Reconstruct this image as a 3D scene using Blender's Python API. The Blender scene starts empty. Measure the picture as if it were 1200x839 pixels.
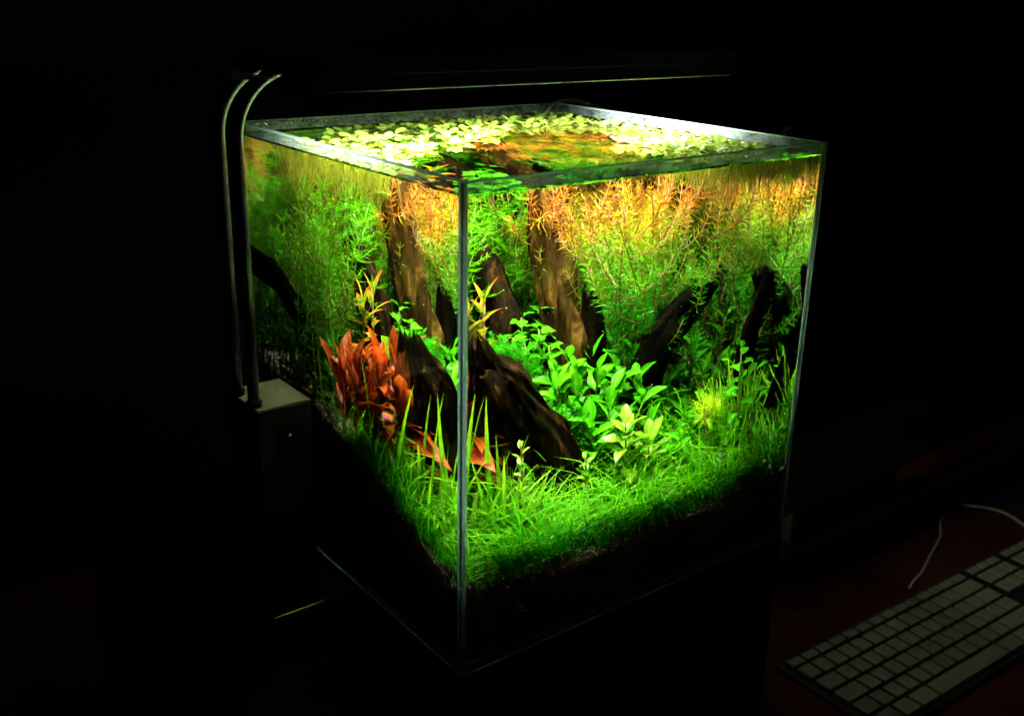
import bpy, math, random
import numpy as np
from mathutils import Vector, Matrix, noise

rnd = random.Random(7)
sc = bpy.context.scene
COL = sc.collection

# ------------------------------------------------------------------ camera
F_PX = 1214.1
CAM = np.array([-0.30146, -0.43021, 0.39159])
RIGHT = np.array([0.79385609, -0.60776589, 0.02032578])
DOWN = np.array([-0.18761975, -0.27658683, -0.94249592])
FWD = np.array([0.57843871, 0.7443926, -0.33359902])
cd = bpy.data.cameras.new('camera')
cam = bpy.data.objects.new('camera', cd)
COL.objects.link(cam)
cd.sensor_fit = 'HORIZONTAL'
cd.sensor_width = 36.0
cd.lens = F_PX / 1200 * 36
cd.clip_start = 0.01
cd.clip_end = 50
cd.dof.use_dof = True
cd.dof.focus_distance = 0.72
cd.dof.aperture_fstop = 9.0
cam.matrix_world = Matrix((
    (RIGHT[0], -DOWN[0], -FWD[0], CAM[0]),
    (RIGHT[1], -DOWN[1], -FWD[1], CAM[1]),
    (RIGHT[2], -DOWN[2], -FWD[2], CAM[2]),
    (0, 0, 0, 1)))
sc.camera = cam

# ------------------------------------------------------------------ world: a dark room
w = bpy.data.worlds.new('World')
sc.world = w
w.use_nodes = True
w.node_tree.nodes['Background'].inputs[0].default_value = (0.5, 0.6, 0.7, 1)
w.node_tree.nodes['Background'].inputs[1].default_value = 0.0004
LAMP_POWER = 1.42
LAMP_SPREAD = 135
PANEL_GLOW = 0.05
sc.view_settings.view_transform = 'Standard'
sc.view_settings.look = 'None'
sc.view_settings.exposure = 2.7
sc.view_settings.gamma = 1.0
cy = sc.cycles
cy.max_bounces = 140
cy.transmission_bounces = 80
cy.glossy_bounces = 130
cy.diffuse_bounces = 4
cy.transparent_max_bounces = 8
cy.caustics_refractive = True
cy.caustics_reflective = True
cy.sample_clamp_indirect = 12.0
cy.blur_glossy = 0.4
cy.use_denoising = True
cy.denoiser = 'OPENIMAGEDENOISE'
cy.denoising_input_passes = 'RGB_ALBEDO_NORMAL'
cy.use_guiding = True
cy.use_surface_guiding = True
cy.guiding_training_samples = 64
cy.use_adaptive_sampling = True
cy.adaptive_threshold = 0.006

# ------------------------------------------------------------------ sizes (metres)
W, D, H, T = 0.30, 0.288, 0.30, 0.004      # tank outside, glass thickness
ZW = 0.2905                                # water level
DESK = -0.204


# ------------------------------------------------------------------ pixel -> place helpers
def ray(u, v):
    d = RIGHT * ((u - 600) / F_PX) + DOWN * ((v - 419.5) / F_PX) + FWD
    return d / np.linalg.norm(d)


def on(u, v, axis, val):
    d = ray(u, v)
    return CAM + d * (val - CAM[axis]) / d[axis]


def wet(u, v, face, axis, val):
    """place inside the water seen at a pixel through the front ('F') or left ('L') pane"""
    d = ray(u, v)
    ax = 1 if face == 'F' else 0
    P = CAM + d * (0 - CAM[ax]) / d[ax]
    n = np.zeros(3)
    n[ax] = 1

    def refr(eta):
        t = (d - n * (d @ n)) * eta
        return t + n * math.sqrt(1 - t @ t)
    g = refr(1 / 1.5)
    P = P + g * (T / g[ax])
    q = refr(1 / 1.33)
    return P + q * (val - P[axis]) / q[axis]


def pix(P, face):
    """pixel at which a place in the water shows through a pane"""
    ax = 1 if face == 'F' else 0
    oth = [k for k in (0, 1, 2) if k != ax]
    q = np.array(P, float) - CAM
    uv = np.array([600 + F_PX * (q @ RIGHT) / (q @ FWD), 419.5 + F_PX * (q @ DOWN) / (q @ FWD)])
    for _ in range(12):
        e = (wet(uv[0], uv[1], face, ax, P[ax]) - P)[oth]
        J = np.array([(wet(uv[0] + 1, uv[1], face, ax, P[ax]) - P)[oth] - e, (wet(uv[0], uv[1] + 1, face, ax, P[ax]) - P)[oth] - e]).T
        uv = uv - np.linalg.solve(J, e)
    return uv


# ------------------------------------------------------------------ materials
def newmat(name):
    m = bpy.data.materials.new(name)
    m.use_nodes = True
    nt = m.node_tree
    nt.nodes.clear()
    out = nt.nodes.new('ShaderNodeOutputMaterial')
    return m, nt, out


def N(nt, kind, **kw):
    n = nt.nodes.new('ShaderNode' + kind)
    for k, v in kw.items():
        if k in n.inputs:
            n.inputs[k].default_value = v
        else:
            setattr(n, k, v)
    return n


def rgb(c):
    return (c[0], c[1], c[2], 1)


def ramp(nt, stops):
    r = N(nt, 'ValToRGB')
    el = r.color_ramp.elements
    while len(el) < len(stops):
        el.new(0.5)
    for e, (p, c) in zip(el, stops):
        e.position = p
        e.color = rgb(c)
    return r


def plain(name, col, rough=0.5, metal=0.0, spec=0.5, vary=0.0, scale=30, bump=0.0, coat=0.0):
    m, nt, out = newmat(name)
    b = N(nt, 'BsdfPrincipled')
    b.inputs['Base Color'].default_value = rgb(col)
    b.inputs['Roughness'].default_value = rough
    b.inputs['Metallic'].default_value = metal
    b.inputs['Specular IOR Level'].default_value = spec
    b.inputs['Coat Weight'].default_value = coat
    if vary or bump:
        tc = N(nt, 'TexCoord')
        no = N(nt, 'TexNoise')
        no.inputs['Scale'].default_value = scale
        no.inputs['Detail'].default_value = 6
        nt.links.new(tc.outputs['Object'], no.inputs['Vector'])
        if vary:
            r = ramp(nt, [(0.3, [c * (1 - vary) for c in col]), (0.7, [c * (1 + vary) for c in col])])
            nt.links.new(no.outputs['Fac'], r.inputs[0])
            nt.links.new(r.outputs[0], b.inputs['Base Color'])
            mr = N(nt, 'MapRange')
            mr.inputs[3].default_value = rough * 0.8
            mr.inputs[4].default_value = min(1, rough * 1.25)
            nt.links.new(no.outputs['Fac'], mr.inputs[0])
            nt.links.new(mr.outputs[0], b.inputs['Roughness'])
        if bump:
            bp = N(nt, 'Bump')
            bp.inputs['Strength'].default_value = bump
            bp.inputs['Distance'].default_value = 0.002
            nt.links.new(no.outputs['Fac'], bp.inputs['Height'])
            nt.links.new(bp.outputs[0], b.inputs['Normal'])
    nt.links.new(b.outputs[0], out.inputs[0])
    return m


def glassmat(name, ior, tint=None, density=0.0, bump=0.0, bscale=60):
    m, nt, out = newmat(name)
    g = N(nt, 'BsdfGlass')
    g.inputs['Color'].default_value = (1, 1, 1, 1)
    g.inputs['Roughness'].default_value = 0.0
    g.inputs['IOR'].default_value = ior
    if bump:
        tc = N(nt, 'TexCoord')
        no = N(nt, 'TexNoise')
        no.inputs['Scale'].default_value = bscale
        no.inputs['Detail'].default_value = 3
        nt.links.new(tc.outputs['Object'], no.inputs['Vector'])
        bp = N(nt, 'Bump')
        bp.inputs['Strength'].default_value = bump
        bp.inputs['Distance'].default_value = 0.004
        nt.links.new(no.outputs['Fac'], bp.inputs['Height'])
        nt.links.new(bp.outputs[0], g.inputs['Normal'])
    nt.links.new(g.outputs[0], out.inputs['Surface'])
    if tint:
        va = N(nt, 'VolumeAbsorption')
        va.inputs['Color'].default_value = rgb(tint)
        va.inputs['Density'].default_value = density
        nt.links.new(va.outputs[0], out.inputs['Volume'])
    return m


def leafmat(name, low, high, tip=None, zlo=0.08, zhi=0.28, trans=0.4, vary=0.25, rib=None, gloss=0.006):
    """foliage: colour runs from low to high with the height the plant
    has grown to; tip = colour of leaf ends (attribute 'tip'), rib = pale midrib (attribute 'rib')"""
    m, nt, out = newmat(name)
    geo = N(nt, 'NewGeometry')
    sp = N(nt, 'SeparateXYZ')
    nt.links.new(geo.outputs['Position'], sp.inputs[0])
    tc = N(nt, 'TexCoord')
    no = N(nt, 'TexNoise')
    no.inputs['Scale'].default_value = 45
    no.inputs['Detail'].default_value = 3
    nt.links.new(geo.outputs['Position'], no.inputs['Vector'])
    mr = N(nt, 'MapRange')
    mr.inputs[1].default_value = zlo
    mr.inputs[2].default_value = zhi
    nt.links.new(sp.outputs[2], mr.inputs[0])
    ad = N(nt, 'Math', operation='MULTIPLY_ADD')
    nt.links.new(no.outputs['Fac'], ad.inputs[0])
    ad.inputs[1].default_value = 0.5
    sub = N(nt, 'Math', operation='ADD')
    sub.inputs[1].default_value = -0.25
    nt.links.new(mr.outputs[0], sub.inputs[0])
    nt.links.new(sub.outputs[0], ad.inputs[2])
    if isinstance(low[0], (tuple, list)):
        r = ramp(nt, low)
    else:
        r = ramp(nt, [(0.0, low), (1.0, high)])
    nt.links.new(ad.outputs[0], r.inputs[0])
    colr = r.outputs[0]
    if tip:
        at = N(nt, 'Attribute', attribute_name='tip')
        mx = N(nt, 'Mix', data_type='RGBA')
        nt.links.new(at.outputs['Fac'], mx.inputs[0])
        nt.links.new(colr, mx.inputs[6])
        mx.inputs[7].default_value = rgb(tip)
        colr = mx.outputs[2]
    if rib:
        at = N(nt, 'Attribute', attribute_name='rib')
        mx = N(nt, 'Mix', data_type='RGBA')
        nt.links.new(at.outputs['Fac'], mx.inputs[0])
        nt.links.new(colr, mx.inputs[6])
        mx.inputs[7].default_value = rgb(rib)
        colr = mx.outputs[2]
    oi = N(nt, 'ObjectInfo')
    n2 = N(nt, 'TexNoise')
    n2.inputs['Scale'].default_value = 260
    nt.links.new(tc.outputs['Object'], n2.inputs['Vector'])
    sm = N(nt, 'Math', operation='ADD')
    nt.links.new(oi.outputs['Random'], sm.inputs[0])
    nt.links.new(n2.outputs['Fac'], sm.inputs[1])
    vr = N(nt, 'MapRange')
    vr.inputs[1].default_value = 0.3
    vr.inputs[2].default_value = 1.7
    vr.inputs[3].default_value = 1 - vary
    vr.inputs[4].default_value = 1 + vary
    nt.links.new(sm.outputs[0], vr.inputs[0])
    hs = N(nt, 'HueSaturation')
    nt.links.new(vr.outputs[0], hs.inputs['Value'])
    nt.links.new(colr, hs.inputs['Color'])
    di = N(nt, 'BsdfDiffuse')
    tr = N(nt, 'BsdfTranslucent')
    gl = N(nt, 'BsdfGlossy')
    gl.inputs['Roughness'].default_value = 0.35
    nt.links.new(hs.outputs[0], di.inputs[0])
    nt.links.new(hs.outputs[0], tr.inputs[0])
    m1 = N(nt, 'MixShader')
    m1.inputs[0].default_value = trans
    nt.links.new(di.outputs[0], m1.inputs[1])
    nt.links.new(tr.outputs[0], m1.inputs[2])
    m2 = N(nt, 'MixShader')
    m2.inputs[0].default_value = gloss
    nt.links.new(m1.outputs[0], m2.inputs[1])
    nt.links.new(gl.outputs[0], m2.inputs[2])
    nt.links.new(m2.outputs[0], out.inputs[0])
    return m


def woodmat(name, dark, mid, light, moss):
    m, nt, out = newmat(name)
    b = N(nt, 'BsdfPrincipled')
    b.inputs['Roughness'].default_value = 0.7
    b.inputs['Specular IOR Level'].default_value = 0.01
    tc = N(nt, 'TexCoord')
    mp = N(nt, 'Mapping')
    mp.inputs['Scale'].default_value = (1, 1, 0.22)
    nt.links.new(tc.outputs['Object'], mp.inputs[0])
    no = N(nt, 'TexNoise')
    no.inputs['Scale'].default_value = 90
    no.inputs['Detail'].default_value = 9
    no.inputs['Roughness'].default_value = 0.65
    no.inputs['Distortion'].default_value = 0.7
    nt.links.new(mp.outputs[0], no.inputs['Vector'])
    r = ramp(nt, [(0.32, dark), (0.52, mid), (0.72, light)])
    nt.links.new(no.outputs['Fac'], r.inputs[0])
    n2 = N(nt, 'TexNoise')
    n2.inputs['Scale'].default_value = 40
    n2.inputs['Detail'].default_value = 6
    nt.links.new(tc.outputs['Object'], n2.inputs['Vector'])
    r2 = ramp(nt, [(0.52, (0, 0, 0)), (0.7, (0.55, 0.55, 0.55))])
    nt.links.new(n2.outputs['Fac'], r2.inputs[0])
    mx = N(nt, 'Mix', data_type='RGBA')
    nt.links.new(r2.outputs[0], mx.inputs[0])
    nt.links.new(r.outputs[0], mx.inputs[6])
    mx.inputs[7].default_value = rgb(moss)
    nt.links.new(mx.outputs[2], b.inputs['Base Color'])
    bp = N(nt, 'Bump')
    bp.inputs['Strength'].default_value = 0.9
    bp.inputs['Distance'].default_value = 0.0025
    nt.links.new(no.outputs['Fac'], bp.inputs['Height'])
    nt.links.new(bp.outputs[0], b.inputs['Normal'])
    nt.links.new(b.outputs[0], out.inputs[0])
    return m


M = {}
M['glass'] = glassmat('tank_glass', 1.5, (0.62, 0.96, 0.84), 2.0)
M['water'] = glassmat('water_side', 1.33)
M['water_top'] = glassmat('water_surface', 1.33)
for enm, ekey, erough, emix in (('ground_glass_edge', 'edge', 0.28, 0.75), ('polished_glass_edge', 'edge_polished', 0.06, 0.14)):
    m, nt, out = newmat(enm)
    g1 = N(nt, 'BsdfGlass')
    g1.inputs['Roughness'].default_value = erough
    g1.inputs['IOR'].default_value = 1.5
    g1.inputs['Color'].default_value = (0.9, 1.0, 0.96, 1)
    d1 = N(nt, 'BsdfDiffuse')
    d1.inputs[0].default_value = (0.62, 0.80, 0.74, 1)
    t1 = N(nt, 'BsdfTranslucent')
    t1.inputs[0].default_value = (0.62, 0.85, 0.78, 1)
    mx1 = N(nt, 'MixShader')
    nt.links.new(d1.outputs[0], mx1.inputs[1])
    nt.links.new(t1.outputs[0], mx1.inputs[2])
    mx2 = N(nt, 'MixShader')
    mx2.inputs[0].default_value = emix
    nt.links.new(g1.outputs[0], mx2.inputs[1])
    nt.links.new(mx1.outputs[0], mx2.inputs[2])
    nt.links.new(mx2.outputs[0], out.inputs['Surface'])
    va = N(nt, 'VolumeAbsorption')
    va.inputs['Color'].default_value = (0.62, 0.96, 0.84, 1)
    va.inputs['Density'].default_value = 2.0
    nt.links.new(va.outputs[0], out.inputs['Volume'])
    M[ekey] = m
m, nt, out = newmat('clear_silicone')
d1 = N(nt, 'BsdfDiffuse')
d1.inputs[0].default_value = (0.55, 0.62, 0.58, 1)
t1 = N(nt, 'BsdfTranslucent')
t1.inputs[0].default_value = (0.6, 0.7, 0.64, 1)
mx1 = N(nt, 'MixShader')
nt.links.new(d1.outputs[0], mx1.inputs[1])
nt.links.new(t1.outputs[0], mx1.inputs[2])
nt.links.new(mx1.outputs[0], out.inputs[0])
M['silicone'] = m
# dried spray and limescale on the inside of the glass above the water
for fname, fkey, fmax in (('limescale_film', 'film', 0.65), ('thin_limescale_film', 'film_thin', 0.22)):
    m, nt, out = newmat(fname)
    tc = N(nt, 'TexCoord')
    mp = N(nt, 'Mapping')
    mp.inputs['Scale'].default_value = (1, 1, 1.6)
    nt.links.new(tc.outputs['Object'], mp.inputs[0])
    no = N(nt, 'TexNoise')
    no.inputs['Scale'].default_value = 70
    no.inputs['Detail'].default_value = 8
    no.inputs['Roughness'].default_value = 0.7
    nt.links.new(mp.outputs[0], no.inputs['Vector'])
    rr = ramp(nt, [(0.36, (fmax * .08,) * 3), (0.68, (fmax, fmax, fmax))])
    nt.links.new(no.outputs['Fac'], rr.inputs[0])
    tb = N(nt, 'BsdfTransparent')
    d1 = N(nt, 'BsdfDiffuse')
    d1.inputs[0].default_value = (0.55, 0.66, 0.72, 1)
    t1 = N(nt, 'BsdfTranslucent')
    t1.inputs[0].default_value = (0.55, 0.66, 0.72, 1)
    mx1 = N(nt, 'MixShader')
    nt.links.new(d1.outputs[0], mx1.inputs[1])
    nt.links.new(t1.outputs[0], mx1.inputs[2])
    mx2 = N(nt, 'MixShader')
    nt.links.new(rr.outputs[0], mx2.inputs[0])
    nt.links.new(tb.outputs[0], mx2.inputs[1])
    nt.links.new(mx1.outputs[0], mx2.inputs[2])
    nt.links.new(mx2.outputs[0], out.inputs[0])
    M[fkey] = m
M['drop'] = glassmat('droplet', 1.33)
M['soil'] = plain('aquarium_soil', (0.045, 0.028, 0.014), 0.9, vary=0.6, scale=420, bump=1.0)
M['wood'] = woodmat('driftwood', (0.003, 0.0016, 0.0004), (0.026, 0.0125, 0.002), (0.13, 0.068, 0.011), (0.011, 0.019, 0.0015))
M['wood_dark'] = woodmat('dark_driftwood', (0.001, 0.0006, 0.0002), (0.006, 0.0031, 0.0006), (0.06, 0.030, 0.0045), (0.004, 0.008, 0.001))
M['wood_black'] = woodmat('waterlogged_driftwood', (0.0006, 0.0004, 0.0001), (0.0018, 0.0011, 0.0003), (0.006, 0.0038, 0.001), (0.001, 0.003, 0.0003))  # near-black brown tone for the branches
M['orange'] = leafmat('red_stem_foliage',
                      [(0.0, (0.003, 0.10, 0.001)), (0.42, (0.012, 0.18, 0.001)), (0.68, (0.075, 0.21, 0.002)),
                       (0.84, (0.26, 0.15, 0.003)), (1.0, (0.32, 0.085, 0.004))], None, zlo=0.09, zhi=0.285, vary=0.5)
M['pink'] = leafmat('pink_stem_foliage',
                    [(0.0, (0.003, 0.10, 0.001)), (0.42, (0.018, 0.16, 0.001)), (0.66, (0.12, 0.16, 0.002)),
                     (0.82, (0.28, 0.080, 0.004)), (1.0, (0.32, 0.055, 0.006))], None, zlo=0.09, zhi=0.285, vary=0.5)
M['orange_stem'] = plain('red_stem', (0.17, 0.050, 0.008), 0.6)
M['comb'] = leafmat('green_feather_foliage', (0.004, 0.14, 0.001), (0.09, 0.32, 0.002), zlo=0.12, zhi=0.28, vary=0.4)
M['comb_stem'] = plain('green_stem', (0.10, 0.14, 0.01), 0.6)
M['olive'] = leafmat('olive_feather_foliage', (0.012, 0.11, 0.001), (0.12, 0.15, 0.003), zlo=0.10, zhi=0.27, vary=0.4)
M['hair'] = leafmat('hair_grass', (0.004, 0.17, 0.001), (0.020, 0.30, 0.002), tip=(0.16, 0.46, 0.006), zlo=0.05, zhi=0.13, vary=0.45, trans=0.55)  # lower blades coloured deeper for more contrast in the carpet
M['blade'] = leafmat('blade_leaf', (0.010, 0.25, 0.002), (0.075, 0.36, 0.003), tip=(0.24, 0.44, 0.007), zlo=0.07, zhi=0.2, vary=0.45, trans=0.5)
M['tuft'] = leafmat('yellow_tuft', (0.24, 0.44, 0.005), (0.46, 0.54, 0.012), zlo=0.06, zhi=0.15, vary=0.2)
M['broad'] = leafmat('broad_leaf', (0.007, 0.18, 0.001), (0.045, 0.30, 0.002), rib=(0.10, 0.38, 0.006), zlo=0.07, zhi=0.17, vary=0.6, gloss=0.004)
M['broad_pale'] = leafmat('pale_broad_leaf', (0.09, 0.34, 0.004), (0.22, 0.40, 0.015), rib=(0.28, 0.44, 0.03), zlo=0.07, zhi=0.14, vary=0.3, gloss=0.02)
M['round'] = leafmat('round_leaf', (0.010, 0.17, 0.0015), (0.035, 0.25, 0.002), rib=(0.06, 0.26, 0.004), zlo=0.1, zhi=0.2, vary=0.5, gloss=0.003)
M['red'] = leafmat('red_leaf', (0.075, 0.003, 0.001), (0.17, 0.009, 0.0012), tip=(0.30, 0.065, 0.003), rib=(0.25, 0.04, 0.006), zlo=0.08, zhi=0.2, vary=0.55, gloss=0.008)
M['crown_red'] = leafmat('red_tipped_leaf', (0.22, 0.20, 0.01), (0.32, 0.30, 0.015), tip=(0.42, 0.02, 0.006), zlo=0.1, zhi=0.2, vary=0.2)
M['float'] = leafmat('floating_leaf', (0.085, 0.16, 0.010), (0.15, 0.22, 0.028), rib=(0.2, 0.26, 0.05), zlo=0.288, zhi=0.296, vary=0.5, trans=0.35, gloss=0.04)
M['root'] = leafmat('floating_root', (0.16, 0.19, 0.012), (0.26, 0.27, 0.02), zlo=0.2, zhi=0.29, vary=0.3, trans=0.5)
M['moss'] = leafmat('moss', (0.006, 0.11, 0.001), (0.02, 0.19, 0.002), zlo=0.1, zhi=0.2, vary=0.4)
M['shell'] = plain('snail_shell', (0.10, 0.09, 0.065), 0.6, vary=0.5, scale=200)
M['black_metal'] = plain('black_lacquer', (0.012, 0.012, 0.012), 0.22, spec=0.6, vary=0.3, scale=80)
M['black_box'] = plain('black_box_paint', (0.003, 0.003, 0.0025), 0.6, spec=0.2, vary=0.15, scale=200)
M['box_lid'] = plain('grey_lid_paint', (0.075, 0.070, 0.018), 0.6, vary=0.15, scale=200)  # plant glow on the black box, put into the colour as lighter olive
M['black_gloss'] = plain('black_plastic', (0.004, 0.004, 0.004), 0.45, spec=0.2)
M['end_cap'] = plain('dark_red_plastic', (0.05, 0.010, 0.006), 0.4)
M['steel_edge'] = plain('polished_steel', (0.45, 0.5, 0.48), 0.25, metal=1.0)
M['trim'] = plain('pale_trim', (0.22, 0.23, 0.22), 0.4)  # pale tone stands in for light caught on the housing edge
M['cabinet'] = plain('black_cabinet', (0.002, 0.002, 0.002), 0.8, spec=0.03, vary=0.3, scale=20)
M['desk'] = plain('mahogany_desk', (0.085, 0.020, 0.009), 0.45, spec=0.3, vary=0.5, scale=9)
M['wall'] = plain('dark_wall', (0.008, 0.010, 0.012), 0.85, spec=0.2, vary=0.6, scale=7)
M['aluminium'] = plain('aluminium', (0.42, 0.42, 0.40), 0.45, metal=1.0, vary=0.06, scale=300)
M['chin'] = plain('dark_anodised_metal', (0.060, 0.052, 0.042), 0.5, vary=0.06, scale=300)  # aluminium, its colour darkened for the little light reaching it
M['keywell'] = plain('keyboard_tray', (0.012, 0.012, 0.012), 0.6)  # dark tone for the gaps between keys
M['key'] = plain('white_key', (0.30, 0.32, 0.19), 0.5, vary=0.05, scale=60)
M['legend'] = plain('grey_print', (0.12, 0.12, 0.12), 0.6)
M['screen'] = plain('screen_glass', (0.002, 0.002, 0.002), 0.12, spec=0.3)
M['cable'] = plain('white_cable', (0.55, 0.55, 0.52), 0.5)
M['hose'] = plain('grey_hose', (0.12, 0.13, 0.13), 0.25)
M['logo'] = plain('black_logo', (0.003, 0.003, 0.003), 0.4)
M['navy'] = plain('navy_cloth', (0.006, 0.012, 0.05), 0.9, vary=0.3, scale=200)

m, nt, out = newmat('led_light')
em = N(nt, 'Emission')
em.inputs[0].default_value = (0.93, 1.0, 0.90, 1)
em.inputs[1].default_value = PANEL_GLOW
nt.links.new(em.outputs[0], out.inputs[0])
M['led'] = m
m, nt, out = newmat('indicator_light')
em = N(nt, 'Emission')
em.inputs[0].default_value = (0.5, 0.8, 0.6, 1)
em.inputs[1].default_value = 0.02
nt.links.new(em.outputs[0], out.inputs[0])
M['indicator'] = m


# ------------------------------------------------------------------ mesh helpers
class MB:
    def __init__(s):
        s.v = []
        s.f = []
        s.tip = []
        s.rib = []
        s.mi = []

    def add(s, vs, fs, tip=None, rib=None, mi=0):
        o = len(s.v)
        s.v.extend([tuple(float(c) for c in q) for q in vs])
        s.f.extend([tuple(o + i for i in f) for f in fs])
        s.tip.extend(tip if tip is not None else [0.0] * len(vs))
        s.rib.extend(rib if rib is not None else [0.0] * len(vs))
        s.mi.extend([mi] * len(fs))
        return o

    def box(s, x0, x1, y0, y1, z0, z1, mi=0):
        s.add([(x0, y0, z0), (x1, y0, z0), (x1, y1, z0), (x0, y1, z0), (x0, y0, z1), (x1, y0, z1), (x1, y1, z1), (x0, y1, z1)],
              [(3, 2, 1, 0), (4, 5, 6, 7), (0, 1, 5, 4), (1, 2, 6, 5), (2, 3, 7, 6), (3, 0, 4, 7)], mi=mi)

    def bevel_box(s, x0, x1, y0, y1, z0, z1, b):
        """box with chamfered vertical and upper edges"""
        def ring(i, z):
            return [(x0 + i + b, y0 + i, z), (x1 - i - b, y0 + i, z), (x1 - i, y0 + i + b, z), (x1 - i, y1 - i - b, z),
                    (x1 - i - b, y1 - i, z), (x0 + i + b, y1 - i, z), (x0 + i, y1 - i - b, z), (x0 + i, y0 + i + b, z)]
        vs = ring(0, z0) + ring(0, z1 - b) + ring(b, z1)
        fs = [tuple(range(7, -1, -1)), tuple(range(16, 24))]
        for k in range(2):
            for i in range(8):
                j = (i + 1) % 8
                fs.append((k * 8 + i, k * 8 + j, k * 8 + 8 + j, k * 8 + 8 + i))
        s.add(vs, fs)

    def tube(s, pts, rad, seg=6, tip=None, cap=True):
        pts = [np.array(q, float) for q in pts]
        n = len(pts)
        if not hasattr(rad, '__len__'):
            rad = [rad] * n
        up = np.array([0.31, 0.17, 0.93])
        vs = []
        for i in range(n):
            t = pts[min(i + 1, n - 1)] - pts[max(i - 1, 0)]
            t = t / (np.linalg.norm(t) + 1e-9)
            a = np.cross(t, up)
            if np.linalg.norm(a) < 1e-3:
                a = np.cross(t, (1, 0, 0))
            a = a / np.linalg.norm(a)
            b = np.cross(t, a)
            up = np.cross(a, t)
            for k in range(seg):
                an = 2 * math.pi * k / seg
                vs.append(pts[i] + rad[i] * (math.cos(an) * a + math.sin(an) * b))
        fs = []
        for i in range(n - 1):
            for k in range(seg):
                j = (k + 1) % seg
                fs.append((i * seg + k, i * seg + j, (i + 1) * seg + j, (i + 1) * seg + k))
        if cap:
            fs.append(tuple(range(seg - 1, -1, -1)))
            fs.append(tuple((n - 1) * seg + k for k in range(seg)))
        s.add(vs, fs)

    def ribbon(s, pts, width, side, tips=True, fold=0.0, pointed=True):
        """tapered strip along pts; side = width direction"""
        n = len(pts)
        pts = [np.array(q, float) for q in pts]
        side = np.array(side, float)
        vs, tip = [], []
        for i in range(n):
            t = i / (n - 1)
            wd = width * (1 - (t ** 3 if pointed else 0)) * (0.7 + 0.3 * min(1, t * 5))
            vs += [pts[i] - side * wd / 2, pts[i] + side * wd / 2]
            tv = max(0, (t - 0.35) / 0.65) if tips else 0
            tip += [tv, tv]
        fs = [(2 * i, 2 * i + 1, 2 * i + 3, 2 * i + 2) for i in range(n - 1)]
        s.add(vs, fs, tip)

    def needle(s, p, q, w_):
        p = np.array(p, float)
        q = np.array(q, float)
        d = q - p
        a = np.cross(d, (rnd.uniform(-1, 1), rnd.uniform(-1, 1), rnd.uniform(-1, 1)))
        a = a / (np.linalg.norm(a) + 1e-9) * w_ / 2
        mid = (p + q) / 2
        s.add([p - a * .7, p + a * .7, mid + a, q, mid - a], [(0, 1, 2, 4), (4, 2, 3)], [0, 0, .3, 1, .3])

    def mesh(s, name, smooth=True):
        me = bpy.data.meshes.new(name)
        me.from_pydata(s.v, [], s.f)
        for an in ('tip', 'rib'):
            vals = getattr(s, an)
            if any(vals):
                a = me.attributes.new(an, 'FLOAT', 'POINT')
                a.data.foreach_set('value', vals)
        if any(s.mi):
            me.polygons.foreach_set('material_index', s.mi)
        if smooth:
            me.polygons.foreach_set('use_smooth', [True] * len(me.polygons))
        me.update()
        return me

    def obj(s, name, mat, parent=None, smooth=True):
        return link(name, s.mesh(name, smooth), mat, parent)


def link(name, me, mat=None, parent=None, loc=None, rot=None, scale=None):
    o = bpy.data.objects.new(name, me)
    COL.objects.link(o)
    if mat is not None and me is not None:
        mats = mat if isinstance(mat, (list, tuple)) else [mat]
        if len(me.materials) == 0:
            for q in mats:
                me.materials.append(M[q])
    if parent is not None:
        o.parent = parent
    if loc is not None:
        o.location = loc
    if rot is not None:
        o.rotation_euler = rot
    if scale is not None:
        o.scale = scale if hasattr(scale, '__len__') else (scale,) * 3
    return o


def tag(o, label, cat, group=None):
    o['label'] = label
    o['category'] = cat
    if group:
        o['group'] = group
    return o


def thing(name, label, cat, loc=(0, 0, 0), rz=0.0, group=None):
    o = bpy.data.objects.new(name, None)
    COL.objects.link(o)
    o.empty_display_size = 0.02
    o.location = [float(c) for c in loc]
    o.rotation_euler = (0, 0, rz)
    return tag(o, label, cat, group)


coords_of = {}


def within(me, loc, rot, scale, base=(0, 0, 0), brz=0.0, ztop=0.2895):
    """does a mesh set at loc/rot/scale under a thing at base stay inside the glass?"""
    if me.name not in coords_of:
        a = np.empty(len(me.vertices) * 3)
        me.vertices.foreach_get('co', a)
        coords_of[me.name] = a.reshape(-1, 3)
    from mathutils import Euler
    R = np.array(Euler(rot).to_matrix())
    v = (coords_of[me.name] * np.array(scale if hasattr(scale, '__len__') else (scale,) * 3)) @ R.T + np.array(loc, float)
    if brz:
        c, s_ = math.cos(brz), math.sin(brz)
        v = v @ np.array([[c, -s_, 0], [s_, c, 0], [0, 0, 1]]).T
    v = v + np.array(base, float)
    lo, hi = v.min(0), v.max(0)
    return lo[0] > .0052 and hi[0] < .2948 and lo[1] > .0052 and hi[1] < .2828 and hi[2] < ztop


def kind(o, k):
    o['kind'] = k
    return o


# ------------------------------------------------------------------ the setting
b = MB()
b.box(-2.0, 3.0, -0.9, 1.2, DESK - 0.04, DESK)
kind(b.obj('desk', 'desk', smooth=False), 'structure')
b = MB()
b.add([(-2.0, 0.62, DESK), (3.0, 0.62, DESK), (3.0, 0.62, 2.2), (-2.0, 0.62, 2.2)], [(0, 1, 2, 3)])
kind(b.obj('wall', 'wall', smooth=False), 'structure')

# low black cabinet that carries the tank and the lamp
cab = thing('cabinet', 'low black cabinet carrying the lit glass tank', 'cabinet', (0, 0, DESK))
b = MB()
b.bevel_box(-0.12, W + 0.001, 0.001, D + 0.05, 0.0, -DESK - 0.0005, 0.0008)
b.obj('body', 'cabinet', cab, smooth=False)

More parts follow.
